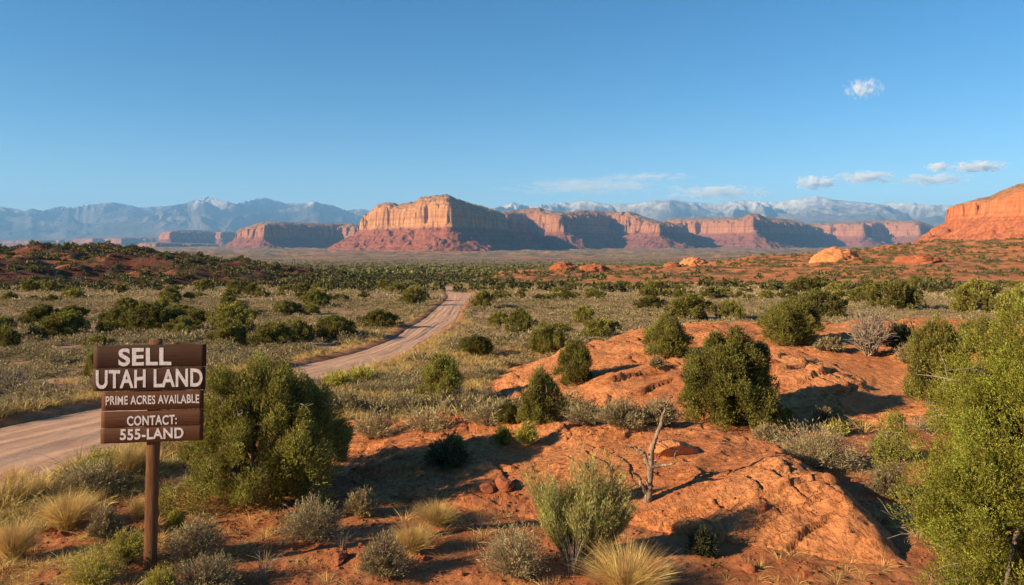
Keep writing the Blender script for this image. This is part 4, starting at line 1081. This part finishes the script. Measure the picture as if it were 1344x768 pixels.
g = np.random.default_rng(55)
pts = cast([min(f[1], 1400) for f in FG], [f[2] for f in FG])
for i, (f, p) in enumerate(zip(FG, pts)):
    kind, px, py, wp, hp, lab = f; s = p[1] / F; R = wp * s / 2; H = hp * s; sd = 600 + i; near = p[1] < 13
    loc = (p[0], p[1] + 0.3 * R, p[2] - .02)
    px_m = p[1] / 739.0
    lf = max(0.035, 1.6 * px_m * 2.2)
    if kind == 'sage':
        a, b = shrub_mesh('sagebrush', R, H, int(420 if near else 200), int(20 if near else 14), lf, sd, M_SAGE, tw=.003, wr=.17, t0=.3)
        e = link('sagebrush', None, loc=loc, label=lab, category='sagebrush'); link('foliage', a, parent=e); link('stems', b, parent=e)
    elif kind == 'dark':
        a, b = shrub_mesh('shrub', R, H, 260, 20, lf, sd, M_DARK, tw=.003, wr=.3, t0=.2)
        e = link('dark_shrub', None, loc=loc, label=lab, category='shrub'); link('foliage', a, parent=e); link('stems', b, parent=e)
    elif kind == 'rabbit':
        a, b = shrub_mesh('rabbitbrush', R, H, 300 if near else 160, 22, lf * .8, sd, M_RABBIT, tw=.003, wr=.2, t0=.15, upright=.1)
        e = link('rabbitbrush', None, loc=loc, label=lab, category='rabbitbrush'); link('foliage', a, parent=e); link('stems', b, parent=e)
    elif kind == 'broom':
        acc = Acc(); accs = Acc()
        for k, (ox, oy, rr_, hh_, ln_) in enumerate([(-.16, 0, .30, .80, -.38), (-.06, .1, .30, .70, -.15), (.08, .05, .34, 1.0, .05), (.16, .1, .32, .86, .30), (.0, -.15, .32, .62, 0), (.18, -.12, .32, .6, .2), (-.2, -.1, .28, .5, -.3), (.26, .0, .3, .62, .45)]):
            (V, Q), (TV, TQ) = dome_bush(rr_, hh_ * H, 230, 36, .042, sd + k * 7, upright=.75, wr=.13, tw=.0025, t0=.22)
            sh = np.array([ox, oy, 0]); V = V + sh * .8; TV = TV + sh * .8
            V[:, 0] += ln_ * V[:, 2]; TV[:, 0] += ln_ * TV[:, 2]
            acc.add(V, Q); accs.add(TV, TQ)
        e = link('broom_bush', None, loc=loc, label=lab, category='broom bush'); link('foliage', acc.mesh('broom_foliage', M_BROOM), parent=e); link('stems', accs.mesh('broom_stems', M_TWIG), parent=e)
    elif kind == 'grass':
        V, Q = grass_tuft(R, H, int(2600 if wp > 50 else 900), sd, .0019, 0.62)
        link('bunchgrass', mesh_from('bunchgrass', V, Q, M_GRASS), loc=loc, label=lab, category='grass tuft')
    else:
        V, Q = grass_tuft(R, H, 60, sd, .003, 0.9)
        link('dry_weed', mesh_from('dry_weed', V, Q, M_TWIG), loc=loc, label=lab, category='weed')

# ------------------------------------------------------------------ dead wood
def dead_tree(name, base_px, polys, label, yvar=0.25, mat=M_DEAD, sub=True, seed=1, rscale=1.0):
    """polys: traced limbs [(px,row,radius_m)...] given a depth of their own around the trunk"""
    g = np.random.default_rng(seed); p = place(*base_px); Y = p[1]; s = Y / F
    e = link(name, None, loc=(p[0], p[1], p[2]), label=label, category='dead tree' if 'tree' in name else 'shrub')
    for pi, (nm, poly) in enumerate(polys):
        a = np.array(poly, float); n = len(a); dz = g.uniform(-1, 1) * yvar if pi else 0
        tt = np.linspace(0, 1, n)
        P = np.stack([(a[:, 0] - base_px[0]) * s, dz * tt ** 1.2, -(a[:, 1] - base_px[1]) * s], -1)
        q_ = np.linspace(0, n - 1, n * 5); 
        PP = np.stack([np.interp(q_, np.arange(n), P[:, k]) for k in range(3)], -1)
        k3 = np.array([.25, .5, .25])
        for _ in range(3):
            PP[1:-1] = .25 * PP[:-2] + .5 * PP[1:-1] + .25 * PP[2:]
        PP += g.normal(size=PP.shape) * 0.004; tw_ = np.linspace(0, 1, len(PP)); PP[:, 0] += 0.022 * np.sin(tw_ * 11 + pi) * np.sin(tw_ * math.pi); PP[:, 1] += 0.03 * np.sin(tw_ * 8 + 2 * pi) * np.sin(tw_ * math.pi); Rr = np.interp(q_, np.arange(n), a[:, 2]) * rscale
        acc = Acc(); V, Q = tube(PP, Rr, 8)
        V = V + 0.13 * np.repeat(Rr, 8)[:, None] * g.normal(size=V.shape); acc.add(V, Q)
        link(nm, acc.mesh(nm, mat, True), parent=e)
    return e
dead_tree('dead_tree', (849, 657), [
    ('trunk', [(849, 662, .055), (851, 645, .045), (852, 630, .040), (855, 612, .036), (857, 598, .030), (860, 580, .026), (864, 562, .022), (868, 545, .016), (873, 532, .010), (877, 526, .006), (883, 519, .004)]),
    ('branch', [(873, 532, .009), (870, 524, .006), (868, 514, .004)]),
    ('branch', [(873, 533, .008), (866, 530, .005), (861, 526, .003)]),
    ('branch', [(854, 618, .032), (850, 606, .026), (846, 598, .022), (840, 594, .015), (832, 590, .010), (824, 588, .005)]),
    ('branch', [(843, 597, .014), (842, 592, .010), (841, 586, .007)]),
    ('branch', [(853, 604, .014), (853, 593, .009), (852, 583, .007)]),
    ('branch', [(856, 612, .024), (868, 611, .018), (876, 608, .014), (881, 603, .010), (885, 599, .005)]),
    ('branch', [(858, 608, .012), (861, 600, .008), (862, 592, .005)]),
    ('branch', [(866, 580, .009), (870, 576, .006), (874, 572, .003)]),
    ('branch', [(876, 528, .007), (881, 521, .005), (880, 512, .003)]),
    ('branch', [(870, 524, .006), (873, 517, .004), (871, 510, .002)]),
    ('branch', [(869, 543, .008), (863, 537, .005), (860, 529, .003)]),
    ('branch', [(884, 600, .008), (889, 594, .005), (895, 593, .003)]),
    ('branch', [(832, 590, .009), (827, 584, .006), (822, 583, .003)]),
    ('branch', [(849, 648, .030), (844, 637, .024), (838, 628, .020), (832, 620, .012), (828, 615, .006)]),
    ('branch', [(842, 636, .014), (834, 633, .010), (827, 636, .007), (820, 637, .004)]),
    ('branch', [(851, 645, .028), (849, 634, .018), (852, 624, .012)])], 'grey leafless dead tree with forked trunk standing on the slickrock', 0.22, seed=4, rscale=1.15)
def bare_shrub(px, py, wp, hp, seed, label, n=34):
    g = np.random.default_rng(seed); p = place(px, py); s = p[1] / F; W, H = wp * s, hp * s
    acc = Acc()
    for k in range(n):
        a = g.uniform(0, 6.28); r = W / 2 * g.uniform(.2, 1); tip = np.array([r * math.cos(a), r * math.sin(a), H * g.uniform(.5, 1)])
        P = wander((0.04 * math.cos(a), .04 * math.sin(a), -.05), tip, 8, .05 * H, g); acc.add(*tube(P, np.linspace(.028, .005, 8) * H / 1.4, 5))
        for j in range(6):
            i = g.integers(3, 7); d = norm(tip / H + g.normal(size=3) * .7); d[2] = abs(d[2])
            acc.add(*tube(wander(P[i], P[i] + d * H * g.uniform(.15, .4), 5, .02 * H, g), np.linspace(.010, .003, 5) * H / 1.2, 4))
    link('bare_shrub', acc.mesh('bare_shrub', M_TWIG, True), loc=tuple(p), label=label, category='shrub')
bare_shrub(1140, 466, 62, 60, 5, 'leafless grey bare shrub on the crest of the slickrock slope', 60)
bare_shrub(18, 512, 64, 32, 6, 'dark dead branches lying beyond the road at the left edge', 14)
bare_shrub(876, 548, 26, 24, 7, 'fine bare twigs behind the top of the dead tree', 14)

# ------------------------------------------------------------------ rocks
def rock_mesh(rx, ry_, rz_, seed, mat, sub=5, crag=.28):
    import bmesh
    bm = bmesh.new(); bmesh.ops.create_icosphere(bm, subdivisions=sub, radius=1)
    me = bpy.data.meshes.new('rock'); bm.to_mesh(me); bm.free()
    n = len(me.vertices); co = np.empty(n * 3, np.float32); me.vertices.foreach_get('co', co); V = co.reshape(-1, 3).astype(float)
    g = np.random.default_rng(seed)
    for _ in range(9):                       # plane cuts make facets
        d = norm(g.normal(size=3)); lim = g.uniform(.55, .85); k = V @ d
        V = V - np.where(k > lim, k - lim, 0)[:, None] * d
    V *= (1 + crag * 0.4 * fbm(V[:, 0] * 1.8 + seed, V[:, 1] * 1.8 + V[:, 2] * 2.3, 4, seed))[:, None]
    V *= np.array([rx, ry_, rz_]); me.vertices.foreach_set('co', V.astype(np.float32).ravel())
    me.polygons.foreach_set('use_smooth', np.ones(len(me.polygons), bool)); me.materials.append(mat); me.update()
    return me
M_STONE = mat_rock('loose_red_stone', (0.42, 0.15, 0.075), (0.34, 0.105, 0.05), (0.2, 0.06, 0.03), 3.0, 0.015, 3.0)
RK = [(444, 741, 28, 18, 'flat red stone lying on sand right of the large sagebrush'),
      (888, 600, 66, 24, 'tilted pale slab resting on the hump right of the dead tree'),
      (637, 648, 22, 14, 'small red block below the ledge, leftmost of its row'),
      (662, 645, 30, 20, 'rounded red block in the ledge row of the hump'),
      (700, 648, 22, 16, 'small dark block at the right end of the ledge row'),
      (1005, 670, 14, 10, 'small round stone alone on the smooth side of the hump'),
      (985, 752, 20, 14, 'small orange stone on bare sand right of the broom bush'),
      (1060, 758, 16, 9, 'flat orange stone near the bottom, left of the corner juniper'),
      (78, 706, 20, 9, 'flat reddish stone in the sand below the golden bunchgrass'),
      (1168, 690, 16, 9, 'small stone at the right foot of the slickrock hump'),
      (1020, 478, 16, 7, 'small dark stone on the slickrock slope'),
      (605, 757, 12, 7, 'little red stone on the bare sand near the bottom middle')]
pts = cast([r[0] for r in RK], [r[1] for r in RK])
for i, (r, p) in enumerate(zip(RK, pts)):
    s = p[1] / F; o = link('rock', rock_mesh(r[2] * s / 2 * 1.1, r[2] * s / 2 * .8, r[3] * s * .62, 700 + i, M_DOME if i == 1 else M_STONE), loc=(p[0], p[1] + r[2] * s * .3, p[2] + r[3] * s * .18), label=r[4], category='rock')
    o.rotation_euler = (g.uniform(-.15, .15), g.uniform(-.15, .15), g.uniform(0, 6.28) if i != 1 else .3)
# gravel and litter
def pebble(seed):
    import bmesh
    bm = bmesh.new(); bmesh.ops.create_icosphere(bm, subdivisions=1, radius=1)
    V = np.array([v.co[:] for v in bm.verts]); T = np.array([[v.index for v in f_.verts] for f_ in bm.faces]); bm.free()
    gg = np.random.default_rng(seed); V = V * gg.uniform(.6, 1.15, (len(V), 1)) * np.array([1, .8, .5]); return V, T
def gravel_density(x, y):
    return (0.25 + 0.75 * sm(fbm(x / .9, y / .9, 3, 58), -.1, .35)) * (road_d(x, y) < 0.3) * np.where(on_rock(x, y), .25, 1)
class _T: pass
def scatter_tris(name, N, sampler, protos, mat, seed, **props):
    g = np.random.default_rng(seed); X, Y, S = sampler(g, N); Z = total_h(X, Y)
    acc = Acc(); which = g.integers(0, len(protos), N); rot = g.uniform(0, 6.28, N); S = S * g.uniform(.3, 1, N) ** 2.2
    for k, (V, T) in enumerate(protos):
        m = which == k; c, s = np.cos(rot[m])[:, None], np.sin(rot[m])[:, None]; sc = S[m][:, None]
        W = np.stack([(V[:, 0][None] * c - V[:, 1][None] * s) * sc + X[m][:, None], (V[:, 0][None] * s + V[:, 1][None] * c) * sc + Y[m][:, None], V[:, 2][None] * sc + Z[m][:, None] + sc * .1], -1).reshape(-1, 3)
        acc.add(W, T=(T[None] + (np.arange(m.sum()) * len(V))[:, None, None]).reshape(-1, 3))
    return link(name, acc.mesh(name, mat), kind='stuff', **props)
scatter_tris('gravel', 26000, wedge(6.5, 17, gravel_density, .014, .055), [pebble(i) for i in range(6)], M_STONE, 9, label='small red stones and clods strewn over the sand')
lt = [grass_tuft(.7, .75, 22, 470 + i, .012, 1.3) for i in range(6)]
scatter_cover('dead_grass_litter', 3400, wedge(6.5, 15, lambda x, y: (~on_rock(x, y)) * (road_d(x, y) < -.3) * (0.12 + sm(fbm(x / 1.3, y / 1.3, 3, 59), -.05, .35)) * (0.35 + 0.65 * (x < -3)), .05, .24), lt, M_GRASS, 10, label='short dead grass and litter between the foreground plants')

# ------------------------------------------------------------------ the sign
def mat_plank(name, a, b):
    m, nt, out = new_mat(name); q = NB(nt)
    co = q.coords('Object'); oi = q.n('ShaderNodeObjectInfo')
    off = q.n('ShaderNodeVectorMath'); off.operation = 'ADD'; q.l(co, off.inputs[0]); q.l(oi.outputs['Random'], off.inputs[1])
    gr = q.noise(q.scaled(off.outputs[0], (1.2, 8, 26)), 2.2, 7, 0.65, 0.8)
    fine = q.noise(q.scaled(off.outputs[0], (4, 60, 160)), 2.0, 4, 0.6)
    c = q.ramp(gr, [(0.3, a), (0.55, b), (0.75, tuple(x * 1.25 for x in b))])
    c = q.mix(q.maprange(fine, 0.5, 0.75, 0, 0.5), c, tuple(x * 0.5 for x in a))
    h = q.math('ADD', gr, q.math('MULTIPLY', fine, 0.5))
    q.princ(out, c, 0.75, q.bump(h, 0.5, 0.004), 0.25); return m
def mat_post():
    m, nt, out = new_mat('post_wood'); q = NB(nt); co = q.coords('Object')
    gr = q.noise(q.scaled(co, (26, 26, 1.6)), 2.0, 7, 0.65, 0.8); fine = q.noise(q.scaled(co, (150, 150, 5)), 1.5, 4)
    c = q.ramp(gr, [(0.3, (0.085, 0.036, 0.016)), (0.55, (0.17, 0.075, 0.032)), (0.75, (0.25, 0.12, 0.055))])
    c = q.mix(q.maprange(fine, 0.52, 0.7, 0, 0.6), c, (0.05, 0.025, 0.014))
    q.princ(out, c, 0.8, q.bump(q.math('ADD', gr, fine), 0.6, 0.006), 0.2); return m
def mat_paint():
    m, nt, out = new_mat('worn_white_paint'); q = NB(nt); co = q.coords('Object')
    n = q.noise(q.scaled(co, (1, 1, 1)), 28, 6, 0.8); n2 = q.noise(q.scaled(co, (5, 5, 70)), 2.5, 6, 0.75)
    c = q.mix(q.maprange(n, 0.36, 0.6, 0.75, 0), (0.76, 0.71, 0.70), (0.44, 0.36, 0.32))
    c = q.mix(q.maprange(n2, 0.56, 0.66, 0, 0.85), c, (0.22, 0.12, 0.07))
    q.princ(out, c, 0.7, q.bump(n2, .3, .002), 0.25); return m
def plank_mesh(wd, ht, th, seed):
    """a sawn board: slightly uneven edges, bevelled"""
    g = np.random.default_rng(seed); nx = 24
    t = np.linspace(-1, 1, nx); e0 = 0.0018 * np.convolve(g.normal(size=nx + 4), np.ones(5) / 5, 'valid') * 2.2; e1 = 0.0018 * np.convolve(g.normal(size=nx + 4), np.ones(5) / 5, 'valid') * 2.2
    b = 0.002; prof = [(-1, 0, b), (-1, b, 0), (1, -b, 0), (1, 0, b), (1, 0, th - b), (1, -b, th), (-1, b, th), (-1, 0, th - b)]
    V = []
    for i in range(nx):
        x = t[i] * wd / 2
        for sgn, dz, y in prof: V.append((x, y, sgn * ht / 2 + dz + (e1[i] if sgn > 0 else e0[i])))
    Q = grid_faces(nx, 8, True); m8 = np.array([[0, 1, 2, 3], [0, 3, 4, 7], [4, 5, 6, 7]])
    return np.array(V), np.concatenate([Q[:, ::-1], m8[:, ::1], (m8 + (nx - 1) * 8)[:, ::-1]])
sp = place(197, 746); SY = sp[1]; ss_ = SY / F; zg = sp[2]
Zr = lambda row: HC - (row - HOR) * (SY) / F
sign = link('wooden_sign', None, loc=(sp[0], SY, zg), label='brown plank sign on one post advertising land for sale', category='sign')
def post_mesh():
    wd, dp, Ht = 14.6 * ss_, 0.085, Zr(445.5) - zg + .35
    V = []; nz = 40; g = np.random.default_rng(3)
    for i in range(nz):
        z = -.35 + Ht * i / (nz - 1); lean = (z) / (Ht - .35) * 7.6 * ss_; j = g.normal(size=2) * .0012
        c = .003
        for (x, y) in [(-1, -1), (1, -1), (1, 1), (-1, 1)]:
            for (cx_, cy_) in ([(0, 1), (1, 0)] if x * y > 0 else [(1, 0), (0, 1)]):
                V.append((x * (wd / 2 - c * cx_) + lean + j[0], y * (dp / 2 - c * cy_) + j[1], z))
    Q = grid_faces(nz, 8, True); top = np.array([[0, 1, 2, 3], [0, 3, 4, 7], [4, 5, 6, 7]]) + (nz - 1) * 8
    return mesh_from('sign_post', np.array(V), [np.concatenate([Q, top])], mat_post())
sign.rotation_euler = (0, 0, math.radians(8)); sign.scale = (0.955, 1, 1)
link('post', post_mesh(), parent=sign)
M_PL1 = mat_plank('dark_stained_plank', (0.034, 0.013, 0.007), (0.062, 0.024, 0.012)); M_PL2 = mat_plank('brown_stained_plank', (0.062, 0.022, 0.009), (0.115, 0.041, 0.017))
M_PAINT = mat_paint()
def text_mesh(txt, x0, x1, z0, z1, bold, seed):
    """each glyph converted on its own so that hand painted letters sit a little unevenly"""
    g = np.random.default_rng(seed); cu = bpy.data.curves.new('letters', 'FONT'); cu.body = txt; cu.size = 1.0; cu.offset = bold; cu.space_character = 1.06; cu.resolution_u = 6
    cu.extrude = 0.004
    ob = bpy.data.objects.new('letters', cu); COL.objects.link(ob)
    dg = bpy.context.evaluated_depsgraph_get(); me = bpy.data.meshes.new_from_object(ob.evaluated_get(dg))
    bpy.data.objects.remove(ob)
    n = len(me.vertices); co = np.empty(n * 3, np.float32); me.vertices.foreach_get('co', co); V = co.reshape(-1, 3).astype(float)
    mn, mx = V.min(0), V.max(0)
    X = x0 + (V[:, 0] - mn[0]) / (mx[0] - mn[0]) * (x1 - x0); Z = z0 + (V[:, 1] - mn[1]) / (mx[1] - mn[1]) * (z1 - z0)
    Z = Z + 0.0022 * np.sin(X * 37 + seed) + 0.0015 * noise(X * 60, Z * 60, seed); X = X + 0.0015 * noise(X * 70 + 9, Z * 70, seed)
    V = np.stack([X, -0.0008 - (V[:, 2] - mn[2]) / (mx[2] - mn[2] + 1e-9) * 0.0015, Z], -1); me.vertices.foreach_set('co', V.astype(np.float32).ravel())
    me.materials.clear(); me.materials.append(M_PAINT); me.update(); return me
BD = [(123, 269, 453.3, 482.3, 'SELL', (155, 223.5, 456.6, 480.0), M_PL1, .030), (121.8, 267.8, 483.0, 512.6, 'UTAH LAND', (126, 264.6, 484.8, 509.0), M_PL1, .026),
      (133.4, 265.6, 514.0, 538.2, 'PRIME ACRES AVAILABLE', (138.6, 260.2, 519.0, 530.6), M_PL2, .020), (132.6, 265.4, 539.6, 560.2, 'CONTACT:', (166, 230.8, 545.4, 558.2), M_PL2, .026),
      (131.8, 265.0, 560.9, 580.4, '555-LAND', (157, 239.6, 562.4, 576.8), M_PL2, .026)]
BF = SY - 0.0425 - 0.025                  # plane of the board fronts
sb = BF / F; Zb = lambda row: HC - (row - HOR) * BF / F
M_NAIL = mat_bark('rusty_nail', (0.03, 0.02, 0.015), (0.09, 0.05, 0.03))
for i, (x0, x1, t0_, t1_, txt, (a0, a1, b0, b1), mt, bold) in enumerate(BD):
    cx_, cz_ = ((x0 + x1) / 2 - CX) * sb, (Zb(t0_) + Zb(t1_)) / 2
    V, Q = plank_mesh((x1 - x0) * sb, (t1_ - t0_) * sb, 0.024, i)
    lab = {0: 'dark upper board reading SELL', 1: 'dark board reading UTAH LAND'}.get(i, 'lighter brown board reading ' + txt)
    bd = link('board', mesh_from('board', V, Q, mt), parent=sign, loc=(cx_ - sp[0], BF - SY, cz_ - zg), label=lab)
    bd.rotation_euler = (0, [0.003, 0.005, 0.006, 0.002, -0.001][i] * (1 if i != 4 else 1), 0)
    link('lettering', text_mesh(txt, (a0 - CX) * sb - cx_, (a1 - CX) * sb - cx_, Zb(b1) - cz_, Zb(b0) - cz_, bold, i + 3), parent=bd)
    for k, zz_ in enumerate((-.28, .28)):
        an = np.linspace(0, 6.283, 10, endpoint=False); px_ = (204 - .5 * i - CX) * sb - cx_
        Vn = np.array([(px_ + (.02 if k else -.02) + .0055 * math.cos(q1) * f_, -.0012 - .002 * (1 - f_ * .9), zz_ * (t1_ - t0_) * sb * 1.3 + .0055 * math.sin(q1) * f_) for f_ in (1.0, .55, .01) for q1 in an])
        link('nail', mesh_from('nail', Vn, grid_faces(3, 10, True), M_NAIL, True), parent=bd)
